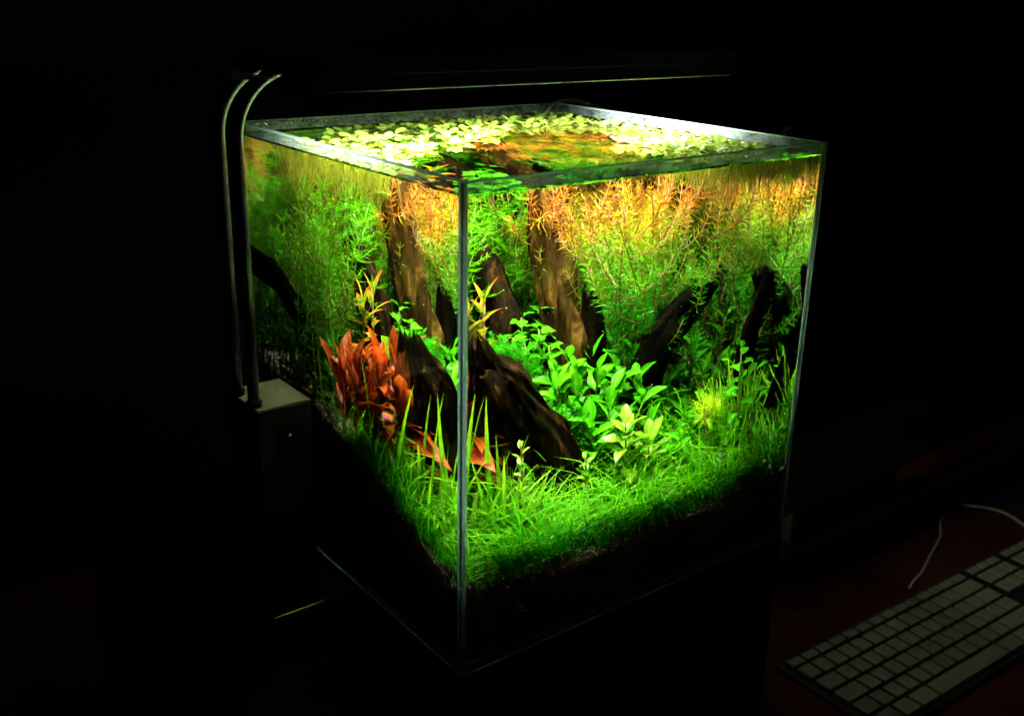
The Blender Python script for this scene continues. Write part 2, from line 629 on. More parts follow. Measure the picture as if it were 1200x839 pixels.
# ------------------------------------------------------------------ glass tank
tank = thing('glass_tank', 'rimless cube glass aquarium with polished greenish edges', 'aquarium', (0, 0, 0))
E_ = 0.0004


def pane(name, x0, x1, y0, y1, z0, z1, c=0.0010):
    """glass slab with tiny polished chamfers on every edge"""
    mb = MB()
    mb.box(x0, x1, y0, y1, z0, z1)
    me = mb.mesh(name, False)
    import bmesh
    bm = bmesh.new()
    bm.from_mesh(me)
    bmesh.ops.bevel(bm, geom=list(bm.edges), offset=c, segments=1, affect='EDGES')
    thin = min(range(3), key=lambda k: (x1 - x0, y1 - y0, z1 - z0)[k])
    for f_ in bm.faces:
        f_.normal_update()
        if abs(f_.normal[thin]) > .95:
            f_.material_index = 0
        else:
            f_.material_index = 2 if max(abs(q) for q in f_.normal) > .95 and f_.normal[2] > -.5 else 1
    bm.to_mesh(me)
    bm.free()
    return link(name, me, ['glass', 'edge', 'edge_polished'], tank)


pane('base_pane', T + E_, W - T - E_, T + E_, D - T - E_, 0.0002, 0.0062)
pane('glass_pane', 0, W, 0, T, 0, H)
pane('glass_pane', 0, W, D - T, D, 0, H)
pane('glass_pane', 0, T, T + E_, D - T - E_, 0, H)
pane('glass_pane', W - T, W, T + E_, D - T - E_, 0, H)

# silicone seams at the upright corners
for sx_ in (.0003, W - T + .0001):
    for sy_ in (T + .00005, D - T - .00035):
        b = MB()
        b.box(sx_, sx_ + T - .0004, sy_, sy_ + .0003, .001, H - .0008)
        b.obj('silicone_seam', 'silicone', tank, smooth=False)
# dried spray marks inside, above the water
for q_ in ([(T, T), (W - T, T)], [(T, T), (T, D - T)], [(W - T, T), (W - T, D - T)], [(T, D - T), (W - T, D - T)]):
    b = MB()
    (xa, ya), (xb, yb) = q_
    i_ = .00022
    cl_ = lambda a, lo, hi: min(max(a, lo + i_), hi - i_)
    xa, xb, ya, yb = cl_(xa, T, W - T), cl_(xb, T, W - T), cl_(ya, T, D - T), cl_(yb, T, D - T)
    b.add([(xa, ya, ZW + .0022), (xb, yb, ZW + .0022), (xb, yb, H - .0012), (xa, ya, H - .0012)], [(0, 1, 2, 3)])
    b.obj('limescale', 'film_thin' if xb < .01 else 'film', tank, smooth=False)
# water body, with a small meniscus climbing the glass
x0, x1, y0, y1 = T + E_, W - T - E_, T + E_, D - T - E_
zb = 0.0068
b = MB()
mens = [(0.0, 0.0016), (0.0006, 0.0008), (0.0014, 0.0003), (0.003, 0.0)]
vs = [(x0, y0, zb), (x1, y0, zb), (x1, y1, zb), (x0, y1, zb)]
fs = [(3, 2, 1, 0)]
for i, (ins, up) in enumerate(mens):
    vs += [(x0 + ins, y0 + ins, ZW + up), (x1 - ins, y0 + ins, ZW + up), (x1 - ins, y1 - ins, ZW + up), (x0 + ins, y1 - ins, ZW + up)]
mi = [0]
for i in range(len(mens)):
    a, c = i * 4, i * 4 + 4
    for k in range(4):
        j = (k + 1) % 4
        fs.append((a + k, a + j, c + j, c + k))
        mi.append(0 if i == 0 else 1)
c = len(mens) * 4
fs.append((c, c + 1, c + 2, c + 3))
mi.append(1)
b.add(vs, fs)
b.mi = mi
wo = kind(b.obj('water', ['water', 'water_top'], smooth=False), 'structure')


# ------------------------------------------------------------------ soil
def soil_h(x, y):
    h = 0.047 + 0.008 * math.exp(-x / 0.05) + 0.012 * max(0, (x - 0.2) / 0.1) * math.exp(-y / 0.06)
    s = min(y, 0.20)
    h += s * (0.20 + 0.16 * math.exp(-x / 0.06))
    h += 0.004 * noise.noise((x * 22, y * 22, 1.3)) + 0.0016 * noise.noise((x * 90, y * 90, 4.1))
    return h


g = 90
b = MB()
sx0, sx1, sy0, sy1 = x0 + 0.0004, x1 - 0.0004, y0 + 0.0004, y1 - 0.0004
vs, fs = [], []
for j in range(g + 1):
    for i in range(g + 1):
        x = sx0 + (sx1 - sx0) * i / g
        y = sy0 + (sy1 - sy0) * j / g
        z = soil_h(x, y) + rnd.uniform(-0.0007, 0.0007)
        vs.append((x, y, z))
for j in range(g):
    for i in range(g):
        a = j * (g + 1) + i
        fs.append((a, a + 1, a + g + 2, a + g + 1))
rim = [i for i in range(g + 1)] + [j * (g + 1) + g for j in range(1, g + 1)] + \
      [g * (g + 1) + i for i in range(g - 1, -1, -1)] + [j * (g + 1) for j in range(g - 1, 0, -1)]
base = len(vs)
for r_ in rim:
    vs.append((vs[r_][0], vs[r_][1], zb + 0.0004))
n = len(rim)
for k in range(n):
    j = (k + 1) % n
    fs.append((rim[k], base + k, base + j, rim[j]))
b.add(vs, fs)
kind(b.obj('soil', 'soil'), 'structure')

# loose soil granules lying on the bed and against the glass
b = MB()
ico_v = [(0, 0, 1), (.9, 0, .3), (.28, .85, .3), (-.72, .53, .3), (-.72, -.53, .3), (.28, -.85, .3), (0, 0, -1)]
ico_f = [(0, 1, 2), (0, 2, 3), (0, 3, 4), (0, 4, 5), (0, 5, 1), (6, 2, 1), (6, 3, 2), (6, 4, 3), (6, 5, 4), (6, 1, 5)]
for k in range(2600):
    x = rnd.uniform(sx0 + .002, sx1 - .002)
    y = sy0 + .002 + (sy1 - sy0 - .004) * rnd.random() ** 2
    if rnd.random() < 0.3:
        x = sx0 + .002 + rnd.random() ** 2 * 0.05
        y = rnd.uniform(sy0 + .002, sy1 - .002)
    r_ = rnd.uniform(0.0007, 0.0016)
    z = soil_h(x, y) + r_ * 0.4
    b.add([(x + q[0] * r_ * rnd.uniform(.7, 1.1), y + q[1] * r_ * rnd.uniform(.7, 1.1), z + q[2] * r_ * .8) for q in ico_v], ico_f)
o = b.obj('soil_granules', 'soil')
kind(o, 'stuff')
tag(o, 'dark brown soil granules scattered over the planted bed', 'soil')


# ------------------------------------------------------------------ driftwood
def log(name, label, pts, rad, mat='wood', seed=0.0, jag=0.010, rough=0.2, hollow=True):
    """gnarled, broken-ended piece of wood along pts (top first)"""
    pts = [np.array(q, float) for q in pts]
    rows, seg = 84, 48
    cl = [0]
    for i in range(1, len(pts)):
        cl.append(cl[-1] + np.linalg.norm(pts[i] - pts[i - 1]))
    L = cl[-1]
    base_p = pts[-1]
    vs = []
    up = np.array([0.2, 0.9, 0.1])

    def at(t):
        s_ = t * L
        for i in range(1, len(pts)):
            if s_ <= cl[i] + 1e-9:
                f_ = (s_ - cl[i - 1]) / (cl[i] - cl[i - 1])
                return pts[i - 1] * (1 - f_) + pts[i] * f_, rad[i - 1] * (1 - f_) + rad[i] * f_
        return pts[-1], rad[-1]
    for r_ in range(rows):
        t = r_ / (rows - 1)
        p_, R_ = at(t)
        q0, _ = at(max(0, t - .08))
        q1, _ = at(min(1, t + .08))
        d = q1 - q0
        d = d / np.linalg.norm(d)
        a = np.cross(d, up)
        a = a / np.linalg.norm(a)
        bb = np.cross(d, a)
        for k in range(seg):
            an = 2 * math.pi * k / seg
            ca, sa = math.cos(an), math.sin(an)
            rr = R_ * (1 + rough * 1.4 * noise.noise((ca * 1.1 + seed, sa * 1.1, t * L * 14))
                       + rough * 0.9 * noise.noise((ca * 3.2 + seed, sa * 3.2, t * L * 26 + 7))
                       + rough * 0.5 * noise.noise((ca * 8 + seed, sa * 8, t * L * 50 + 3))
                       + rough * 0.4 * noise.noise((ca * 15 + seed, sa * 15, t * L * 60 + 5)))
            off = 0
            if t < 0.16:
                off = jag * (1 - t / 0.16) * (noise.noise((ca * 1.6 + seed * 2, sa * 1.6, 2.2)) + 0.8 * noise.noise((ca * 5 + seed, sa * 5, 9.1)))
                rr *= 0.86 + 0.14 * (t / 0.16)
            vs.append(p_ + rr * (ca * a + sa * bb) + d * off - base_p)
    fs = []
    for r_ in range(rows - 1):
        for k in range(seg):
            j = (k + 1) % seg
            fs.append((r_ * seg + k, r_ * seg + j, (r_ + 1) * seg + j, (r_ + 1) * seg + k))
    c0 = len(vs)
    d0 = (pts[1] - pts[0]) / np.linalg.norm(pts[1] - pts[0])
    vs.append(pts[0] + d0 * (0.012 if hollow else 0.001) - base_p)
    vs.append(pts[-1] - base_p)
    for k in range(seg):
        j = (k + 1) % seg
        fs.append((c0, j, k))
        fs.append((c0 + 1, (rows - 1) * seg + k, (rows - 1) * seg + j))
    mb = MB()
    mb.add(vs, fs)
    o = mb.obj(name, mat)
    o.location = [float(c) for c in base_p]
    return tag(o, label, 'driftwood')


def ground(x, y, sink=0.012):
    return (x, y, soil_h(x, y) - sink)


log('driftwood_log', 'tall upright brown log rising almost to the water surface',
    [(0.162, 0.204, 0.262), (0.163, 0.200, 0.225), (0.167, 0.186, 0.185), (0.172, 0.170, 0.150), ground(0.178, 0.155)],
    [0.0135, 0.0155, 0.0160, 0.0168, 0.019], seed=1.0, jag=0.007, rough=0.26)
log('driftwood_log', 'small dark broken branch at the foot of the tall upright log',
    [(0.181, 0.160, 0.190), (0.183, 0.157, 0.150), ground(0.186, 0.15)], [0.006, 0.010, 0.013], 'wood_black', seed=4.0, jag=0.012)
log('driftwood_stump', 'brown curved stump between the tall log and the red plants',
    [(0.112, 0.218, 0.221), (0.116, 0.210, 0.205), (0.116, 0.192, 0.175), (0.112, 0.175, 0.145), ground(0.105, 0.165)],
    [0.010, 0.0145, 0.016, 0.018, 0.02], 'wood_dark', seed=2.0, jag=0.006, rough=0.3)
log('driftwood_log', 'thick dark log sloping down into the grass beside the red plants',
    [(0.060, 0.090, 0.170), (0.070, 0.085, 0.160), (0.085, 0.080, 0.135), (0.102, 0.073, 0.105), ground(0.118, 0.066, .016)],
    [0.010, 0.0155, 0.0170, 0.0178, 0.0175], 'wood_dark', seed=3.0, jag=0.008, rough=0.32)
log('driftwood_stub', 'jagged broken stub sticking up at the head of the thick sloping log',
    [(0.052, 0.097, 0.187), (0.054, 0.096, 0.172), (0.058, 0.094, 0.150), (0.062, 0.092, 0.120), ground(0.064, 0.092)], [0.007, 0.011, 0.013, 0.014, 0.015],
    'wood_dark', seed=5.0, jag=0.014, rough=0.45)
pA0, pA1 = wet(832, 330, 'F', 1, 0.115), wet(772, 402, 'F', 1, 0.125)
pA2 = pA1 + (pA1 - pA0) * 0.9
log('driftwood_branch', 'black pointed branch slanting up from behind the broad leaves',
    [pA0, pA0 * .6 + pA1 * .4, pA1, ground(pA2[0], pA2[1], .02)], [0.008, 0.0125, 0.0145, 0.016], 'wood_black', seed=6.0, jag=0.007, rough=0.18, hollow=False)
pB0, pB1 = wet(902, 320, 'F', 1, 0.034), wet(881, 384, 'F', 1, 0.036)
pB2 = pB1 + (pB1 - pB0) * 0.8
log('driftwood_branch', 'short blunt black branch near the right end of the tank behind tall blades',
    [pB0, pB0 * .5 + pB1 * .5, pB1, ground(min(.279, pB2[0] + .028), pB2[1] + .052, .02)], [0.0062, 0.0072, 0.0076, 0.008], 'wood_black', seed=7.0, jag=0.005, rough=0.14)
pC0, pC1 = wet(303, 292, 'L', 1, 0.235), wet(350, 365, 'L', 1, 0.225)
pC2 = pC1 + (pC1 - pC0) * 1.0
log('driftwood_branch', 'dark leaning branch in the shaded back corner behind the lamp tubes',
    [pC0, pC1, ground(pC2[0], pC2[1], .02)], [0.007, 0.011, 0.013], 'wood_black', seed=8.0, jag=0.01, rough=0.2)
print('branch positions', pA0, pA1, pB0, pB1, pC0, pC1)


# ------------------------------------------------------------------ stem plants
def wavy(L, amp, n=14, lean=0.0):
    a1, a2, ph1, ph2 = rnd.uniform(-1, 1), rnd.uniform(-1, 1), rnd.uniform(0, 6), rnd.uniform(0, 6)
    la = rnd.uniform(0, 6.28)
    out_ = []
    for i in range(n):
        t = i / (n - 1)
        out_.append(np.array([amp * t * math.sin(t * 4 + ph1) * a1 + lean * t * t * math.cos(la),
                              amp * t * math.sin(t * 4 + ph2) * a2 + lean * t * t * math.sin(la), L * t]))
    return out_


def along(pts, t):
    f_ = t * (len(pts) - 1)
    i = min(int(f_), len(pts) - 2)
    p_ = pts[i] + (pts[i + 1] - pts[i]) * (f_ - i)
    d = pts[i + 1] - pts[i]
    return p_, d / np.linalg.norm(d)


def frame(d):
    a = np.cross(d, (0.3, 0.2, 0.9) if abs(d[2]) < .9 else (1, 0.1, 0))
    a = a / np.linalg.norm(a)
    return a, np.cross(d, a)


def whorl_needles(mb, p_, d, n, L, w_, lift, jit=0.25):
    a, c_ = frame(d)
    o_ = rnd.uniform(0, 6.28)
    for k in range(n):
        an = o_ + 2 * math.pi * k / n + rnd.uniform(-.2, .2)
        dirv = math.cos(an) * a + math.sin(an) * c_ + d * (lift + rnd.uniform(-jit, jit))
        dirv = dirv / np.linalg.norm(dirv)
        mb.needle(p_, p_ + dirv * L * rnd.uniform(.75, 1.15), w_)


def whorl_combs(mb, p_, d, n, L, w_, lift):
    a, c_ = frame(d)
    o_ = rnd.uniform(0, 6.28)
    for k in range(n):
        an = o_ + 2 * math.pi * k / n + rnd.uniform(-.25, .25)
        out_ = math.cos(an) * a + math.sin(an) * c_
        li = lift + rnd.uniform(-.2, .2)
        ll = L * rnd.uniform(.7, 1.1)
        pts = []
        for i in range(5):
            t = i / 4
            pts.append(p_ + (out_ * t + d * (li * t + 0.25 * t * t * (1 if li < .6 else -1))) * ll)
        side = np.cross(out_, d)
        side = side / np.linalg.norm(side)
        mb.ribbon(pts, w_ * 1.3, side, tips=False)
        nn = 6
        for i in range(1, nn + 1):
            t = i / (nn + 0.6)
            q, dd = along(pts, t)
            hl = ll * 0.33 * (1 - 0.45 * t)
            for sgn in (-1, 1):
                mb.needle(q, q + (side * sgn * 0.85 + dd * 0.55) * hl, w_)


def make_needle_stem(L, dens):
    """red-tipped branching stem with fine needles in whorls"""
    st, fo = MB(), MB()
    pts = wavy(L, 0.022, 16, rnd.uniform(0.01, 0.05))
    st.tube(pts, [0.0011 - 0.0006 * i / 15 for i in range(16)], 5)
    shoots = [(pts, 0.25, 1.0)]
    for k in range(int(7 * dens)):
        t = rnd.uniform(0.22, 0.9)
        p_, d = along(pts, t)
        an = rnd.uniform(0, 6.28)
        sl = rnd.uniform(0.03, 0.07) * (1.15 - t * .4)
        o_ = np.array([math.cos(an), math.sin(an), 0])
        sp_ = [p_ + o_ * sl * 0.85 * math.sin(s_ * 1.3) + np.array([0, 0, sl * (0.25 * s_ + .55 * s_ * s_)]) for s_ in np.linspace(0, 1, 7)]
        st.tube(sp_, 0.0005, 4)
        shoots.append((sp_, 0.1, 1.0))
    for sp_, t0, t1 in shoots:
        ln = sum(np.linalg.norm(sp_[i + 1] - sp_[i]) for i in range(len(sp_) - 1))
        nw = max(4, int(ln * (t1 - t0) / 0.0050))
        for i in range(nw):
            t = t0 + (t1 - t0) * i / (nw - 1)
            p_, d = along(sp_, min(t, .999))
            end = i / (nw - 1)
            whorl_needles(fo, p_, d, 7, 0.0125 * (1 - 0.45 * end ** 3), 0.00060, 0.35 + 0.5 * end ** 4)
    return st, fo


def make_comb_stem(L):
    st, fo = MB(), MB()
    pts = wavy(L, 0.010, 14, rnd.uniform(0.0, 0.025))
    st.tube(pts, [0.0011 - 0.0005 * i / 13 for i in range(14)], 5)
    nw = int(L / 0.0165)
    for i in range(nw):
        t = 0.12 + 0.88 * i / (nw - 1)
        p_, d = along(pts, min(t, .999))
        end = max(0, (t - .8) / .2)
        whorl_combs(fo, p_, d, 5, 0.0275 * (1 - 0.3 * end), 0.00090, 0.3 + 0.6 * end)
    for k in range(2):
        t = rnd.uniform(.35, .75)
        p_, d = along(pts, t)
        an = rnd.uniform(0, 6.28)
        o_ = np.array([math.cos(an), math.sin(an), 0])
        sl = rnd.uniform(.03, .05)
        sp_ = [p_ + o_ * sl * .7 * math.sin(s_ * 1.4) + np.array([0, 0, sl * s_ * s_ * .9]) for s_ in np.linspace(0, 1, 7)]
        st.tube(sp_, .0006, 4)
        for i in range(5):
            q, dd = along(sp_, .25 + .74 * i / 4)
            whorl_combs(fo, q, dd, 5, .015, .0006, .35)
    return st, fo


def mesh_pair(sf, nm, mats):
    st, fo = sf
    a = st.mesh(nm + '_stem')
    a.materials.append(M[mats[0]])
    c_ = fo.mesh(nm + '_foliage')
    c_.materials.append(M[mats[1]])
    return a, c_


needle_var = [mesh_pair(make_needle_stem(L, dn), 'needle', ('orange_stem', cm)) for L, dn, cm in ((.20, 1.2, 'orange'), (.19, 1.4, 'pink'), (.18, 1.0, 'orange'), (.21, 1.5, 'orange'), (.17, 1.2, 'pink'))]
comb_var = [mesh_pair(make_comb_stem(L), 'comb', ('comb_stem', 'comb')) for L in (.17, .155, .14, .18)]
olive_var = [mesh_pair(make_comb_stem(L), 'olive', ('comb_stem', 'olive')) for L in (.16, .17)]


def plant_stem(var, x, y, top, length, label, cat, group, name, tilt=0.12):
    z0 = soil_h(x, y) - 0.004
    t = thing(name, label, cat, (x, y, z0), rnd.uniform(0, 6.28), group)
    s_ = (top - z0) / length
    sxy = min(s_, 1.1)
    for tr in range(40):
        tl = tilt * (1 - tr / 45)
        r_ = (rnd.uniform(-tl, tl), rnd.uniform(-tl, tl), rnd.uniform(0, 6.28))
        if tr > 12:
            sxy *= .97
        if within(var[1], (x, y, z0), r_, (sxy, sxy, s_), ztop=max(.2895, top + .012)):
            break
    t.rotation_euler = r_
    t.scale = (sxy, sxy, s_)
    link('stem', var[0], None, t)
    kind(link('foliage', var[1], None, t), 'stuff')
    return t


NL = (.20, .19, .18, .21, .17)
CL = (.17, .155, .14, .18)
OL = (.16, .17)


def clash(x, y, pl, dmin):
    return any((x - a) ** 2 + (y - c_) ** 2 < dmin * dmin for a, c_ in pl)


placed = []


def spots(n, x0_, x1_, y0_, y1_, dmin, ok=lambda x, y: True):
    out_ = []
    for _ in range(n * 40):
        if len(out_) >= n:
            break
        x, y = rnd.uniform(x0_, x1_), rnd.uniform(y0_, y1_)
        if ok(x, y) and not clash(x, y, placed, dmin):
            out_.append((x, y))
            placed.append((x, y))
    return out_


# red-tipped thicket along the back and right end
for i, (x, y) in enumerate(spots(46, .185, .284, .135, .272, .0115, lambda x, y: y > .225 or pix((x, y, .24), 'F')[0] > 740)):
    k = i % 5
    plant_stem(needle_var[k], x, y, rnd.uniform(.235, .274), NL[k],
               'feathery stem plant with %s tips %s' % ('pinkish' if k in (1, 4) else 'orange', 'against the back glass' if y > .225 else 'near the right glass' if x > .25 else 'in the thicket beside the tall log'), 'stem plant',
               'orange-tipped stem plants', 'feathery_stem_plant', tilt=0.2)
# bright green feather plants around and left of the tall log
for i, (x, y) in enumerate(spots(16, .085, .185, .236, .274, .014)):
    k = i % 4
    plant_stem(comb_var[k], x, y, rnd.uniform(.225, .278), CL[k],
               'bright green comb-leaved stem plant standing behind the brown stump', 'stem plant',
               'green comb-leaved stem plants', 'comb_leaved_stem_plant')
# olive and green plants in the left back corner
for i, (x, y) in enumerate(spots(19, .016, .088, .165, .272, .015, lambda x, y: pix((x, y, .2), 'L')[0] < 392)):
    k = i % 2
    if i % 3 == 0:
        plant_stem(olive_var[k], x, y, rnd.uniform(.20, .27), OL[k],
                   'olive-tinted comb-leaved stem plant in the shaded back corner behind the lamp tubes', 'stem plant',
                   'olive stem plants', 'comb_leaved_stem_plant')
    else:
        k = i % 4
        plant_stem(comb_var[k], x, y, rnd.uniform(.20, .265), CL[k],
                   'green comb-leaved stem plant in the shaded back corner behind the lamp tubes', 'stem plant',
                   'green corner stem plants', 'comb_leaved_stem_plant')


# ------------------------------------------------------------------ leaves
def leaf_mesh(name, L, Wd, fold=0.25, droop=0.35, wav=0.0, nl=8, shape=1.0, petiole=0.12, tipcol=True):
    """broad leaf along +X from the origin, upper side +Z"""
    mb = MB()
    vs, tip, rib, fs = [], [], [], []
    cross = [-1, -.5, -.08, .08, .5, 1]
    for i in range(nl + 1):
        t = i / nl
        u = max(0, (t - petiole) / (1 - petiole))
        wd = Wd / 2 * (math.sin(math.pi * u ** shape) ** 0.8 if 0 < u < 1 else 0) + Wd * 0.035 * (1 - t)
        x = L * t * (1 - 0.12 * droop * t)
        z = L * (0.18 * t - droop * t * t)
        for c_ in cross:
            y = wd * c_
            zz = z + abs(y) * fold + wav * L * math.sin(t * 17 + (2 if c_ > 0 else 0)) * abs(c_)
            vs.append((x, y, zz))
            tip.append(max(0, (t - .45) / .55) * (1 if tipcol else 0))
            rib.append(0.75 if abs(c_) < .1 else 0.0)
    k = len(cross)
    for i in range(nl):
        for j in range(k - 1):
            fs.append((i * k + j, i * k + j + 1, (i + 1) * k + j + 1, (i + 1) * k + j))
    mb.add(vs, fs, tip, rib)
    return mb.mesh(name)


def set_mat(me, m_):
    me.materials.append(M[m_])
    return me


broad = [set_mat(leaf_mesh('broad_leaf', .0245, .0110, .3, dr, .012, shape=.85, petiole=.15), 'broad') for dr in (.25, .45, .15, .6)]
pale = [set_mat(leaf_mesh('pale_leaf', .021, .0095, .3, dr, .01, shape=.85, petiole=.12), 'broad_pale') for dr in (.3, .1)]
roundl = [set_mat(leaf_mesh('round_leaf', .022, .0165, .25, dr, .03, shape=.8, petiole=.2), 'round') for dr in (.5, .3)]
redl = [set_mat(leaf_mesh('red_leaf', .048, .0165, .35, dr, .018, nl=10, shape=.8, petiole=.06), 'red') for dr in (.2, .55, .35)]
floatl = [set_mat(leaf_mesh('floating_leaf', .0082, .0074, f_, dr, .02, nl=6, shape=.8, petiole=.1, tipcol=False), 'float') for f_, dr in ((.10, -.02), (-.12, .12), (.25, -.12))]
smalll = [set_mat(leaf_mesh('small_leaf', .010, .0045, .3, .3, .0, nl=5, shape=.85), 'broad_pale')]


def bushy(name, label, cat, group, loc, h, n, meshes, stem_mat, lo=.25, el0=10, el1=70, sc0=.75, sc1=1.2, lean=(0, 0), pairs=True, stem_r=.0011):
    """upright stem carrying single leaves, opened out from low to steep at the crown"""
    t = thing(name, label, cat, loc, 0, group)
    top = np.array([lean[0], lean[1], h])
    mb = MB()
    pts = [top * s_ + np.array([math.sin(s_ * 3) * .003, math.cos(s_ * 2.5) * .002 - .002, 0]) for s_ in np.linspace(0, 1, 8)]
    mb.tube(pts, [stem_r * (1.1 - .5 * i / 7) for i in range(8)], 6)
    mb.obj('stem', stem_mat, t)
    az = rnd.uniform(0, 360)
    for k in range(n):
        s_ = lo + (1 - lo) * k / max(1, n - 1)
        p_, d = along(pts, min(s_, .999))
        az += (180 if (k % 2 and pairs) else 97) + rnd.uniform(-25, 25)
        el = el0 + (el1 - el0) * (k / max(1, n - 1)) ** 1.6 + rnd.uniform(-14, 14)
        sz = rnd.uniform(sc0, sc1) * (1.1 - .3 * (k / max(1, n - 1)) ** 2)
        me = rnd.choice(meshes)
        roll = math.radians(rnd.uniform(-22, 22))
        for tr in range(16):
            rot = (roll, -math.radians(el + tr * 2.5), math.radians(az) + tr * 2.4)
            if within(me, p_, rot, sz, loc):
                link('leaf', me, None, t, [float(q) for q in p_], rot, sz)
                break
    return t


def seen(u, v, y, face='F'):
    return wet(u, v, face, 1, y)


# broad leaf bushes in the middle (positions of their crowns as seen through the front pane)
crowns = [(655, 412, .125), (690, 425, .125), (722, 420, .13), (752, 430, .135), (790, 432, .14), (672, 455, .105), (708, 450, .105),
          (742, 456, .11), (775, 462, .115), (805, 455, .12), (690, 485, .085), (722, 480, .085), (757, 488, .09), (788, 490, .095),
          (735, 405, .15), (770, 412, .155), (660, 482, .09), (700, 405, .15), (820, 430, .14), (675, 432, .115), (706, 470, .09), (738, 436, .115), (772, 446, .12), (802, 476, .1), (690, 510, .075), (765, 505, .08), (650, 440, .11), (812, 482, .07), (796, 505, .06), (780, 522, .055), (640, 425, .13), (825, 455, .085)]
for u, v, y in crowns:
    c_ = seen(u, v, y)
    z0 = soil_h(c_[0], c_[1]) - .003
    h = max(.02, c_[2] - z0 - 0.006)
    bushy('broad_leaved_plant', 'broad-leaved fresh green bush ' + ('beside the thick sloping log' if u < 685 else 'under the pointed black branch' if u > 765 else 'behind the pale rosette' if v > 445 else 'at the foot of the tall log'), 'plant', 'broad-leaved green bushes',
          (c_[0], c_[1], z0), h, rnd.choice((15, 17, 19)), broad, 'comb_stem', lo=.2, el0=0, el1=62, lean=(rnd.uniform(-.006, .006), rnd.uniform(-.01, .002)))
for u, v, y, lab in ((730, 497, .052, 'pale yellow-green leafy rosette in front of the broad-leaved bushes'),
                     (757, 518, .050, 'small pale leafy sprig beside the pale rosette at the edge of the grass')):
    c_ = seen(u, v, y)
    z0 = soil_h(c_[0], c_[1]) - .003
    bushy('pale_leaved_plant', lab, 'plant', None, (c_[0], c_[1], z0), max(.025, c_[2] - z0), 16, pale, 'comb_stem', lo=.45, el0=-5, el1=50, sc0=.9, sc1=1.35)
# round crinkled leaves near the stump
for i, (u, v, y) in enumerate([(608, 372, .17), (628, 385, .165), (612, 402, .15), (640, 405, .15), (632, 362, .19), (598, 395, .16)]):
    c_ = seen(u, v, y)
    z0 = soil_h(c_[0], c_[1]) - .003
    bushy('round_leaved_plant', 'plant with rounded crinkled leaves clustered between stump and tall log', 'plant', 'round-leaved plants by the stump',
          (c_[0], c_[1], z0), max(.03, c_[2] - z0), 12, roundl, 'comb_stem', lo=.5, el0=-5, el1=35, sc0=.5, sc1=.85)
# dim broad leaves low at the right end behind the black branches
for i, (x, y) in enumerate([(.20, .16), (.225, .17), (.25, .15), (.27, .165), (.235, .145), (.215, .185), (.262, .13)]):
    z0 = soil_h(x, y) - .003
    bushy('broad_leaved_plant', 'dim broad-leaved plant low behind the black branches', 'plant', 'dim bushes behind the black branches',
          (x, y, z0), rnd.uniform(.05, .085), 12, roundl + broad, 'comb_stem', lo=.3, el0=0, el1=50)

for (u, v, y) in ((866, 408, .030), (882, 428, .026), (856, 428, .040), (874, 440, .036)):
    c_ = seen(u, v, y)
    z0 = soil_h(c_[0], c_[1]) - .003
    bushy('broad_leaved_plant', 'small dark leafy plant at the foot of the short blunt branch', 'plant', 'leafy plants below the blunt branch',
          (c_[0], c_[1], z0), max(.03, c_[2] - z0), 12, roundl + broad, 'comb_stem', lo=.35, el0=0, el1=45, sc0=.5, sc1=.8)
# red plants seen through the left pane
reds = [(440, 415, .125), (415, 425, .14), (460, 420, .11), (395, 435, .155), (430, 455, .12), (465, 455, .10), (405, 460, .14)]
for i, (u, v, y) in enumerate(reds):
    c_ = seen(u, v, y, 'L')
    c_[0] = min(max(c_[0], .018), .10)
    z0 = soil_h(c_[0], c_[1]) - .003
    bushy('red_leaved_plant', 'plant with long orange-red leaves in the clump beside the thick sloping log', 'plant', 'red-leaved plants',
          (c_[0], c_[1], z0), max(.03, c_[2] - z0 - .008), 13, redl, 'orange_stem', lo=.3, el0=25, el1=82, sc0=.6, sc1=1.1)
    print('red', c_)
# red-tipped crowns in front of the stump
for (px, py, pz, lab) in ((.098, .178, .19, 'spiky crown with yellow-green leaves and red tips before the stump'),
                          (.088, .182, .183, 'smaller red-tipped spiky crown next to the stump')):
    z0 = soil_h(px, py) - .003
    t = thing('red_tipped_plant', lab, 'plant', (px, py, z0))
    mb = MB()
    mb.tube([(0, 0, 0), (.002, 0, (pz - z0) * .5), (0, 0, pz - z0)], .0011, 6)
    mb.obj('stem', 'orange_stem', t)
    for k in range(15):
        s_ = 0.55 + .45 * k / 14
        lm = redtip_mesh if k else set_mat(leaf_mesh('spiky_leaf', .026, .0060, .3, .25, .0, nl=6, shape=.7, petiole=.05), 'crown_red')
        redtip_mesh = lm
        link('leaf', lm, None, t, (0, 0, (pz - z0) * s_), (0, -math.radians(5 + 60 * (k / 14) ** 2 + rnd.uniform(-10, 10)), math.radians(k * 137)), rnd.uniform(.7, 1.15))
# one long yellow leaf arching out beside the stub
q = np.array([0.0903, 0.1496, 0.1698])
z0 = soil_h(q[0], q[1])
t = thing('arching_leaf_plant', 'lone ochre leaf arching on a thin stalk behind the jagged stub', 'plant', (q[0], q[1], z0))
mb = MB()
mb.tube([(0, 0, -.003), (.001, 0, (q[2] - z0) * .5), (0, 0, q[2] - z0 - .018)], .0009, 6)
mb.obj('stem', 'orange_stem', t)
ym = set_mat(leaf_mesh('ochre_leaf', .04, .010, .35, .5, .01, nl=9, shape=.8, petiole=.06), 'olive')
link('leaf', ym, None, t, (0, 0, q[2] - z0 - .02), (.2, -math.radians(58), math.radians(200)), 1.0)


# ------------------------------------------------------------------ grass
def blade_pts(L, lean, curl, n=6):
    return [np.array([L * (lean * t + curl * t * t), 0, L * (t - .55 * (lean + curl) * t * t)]) for t in np.linspace(0, 1, n)]


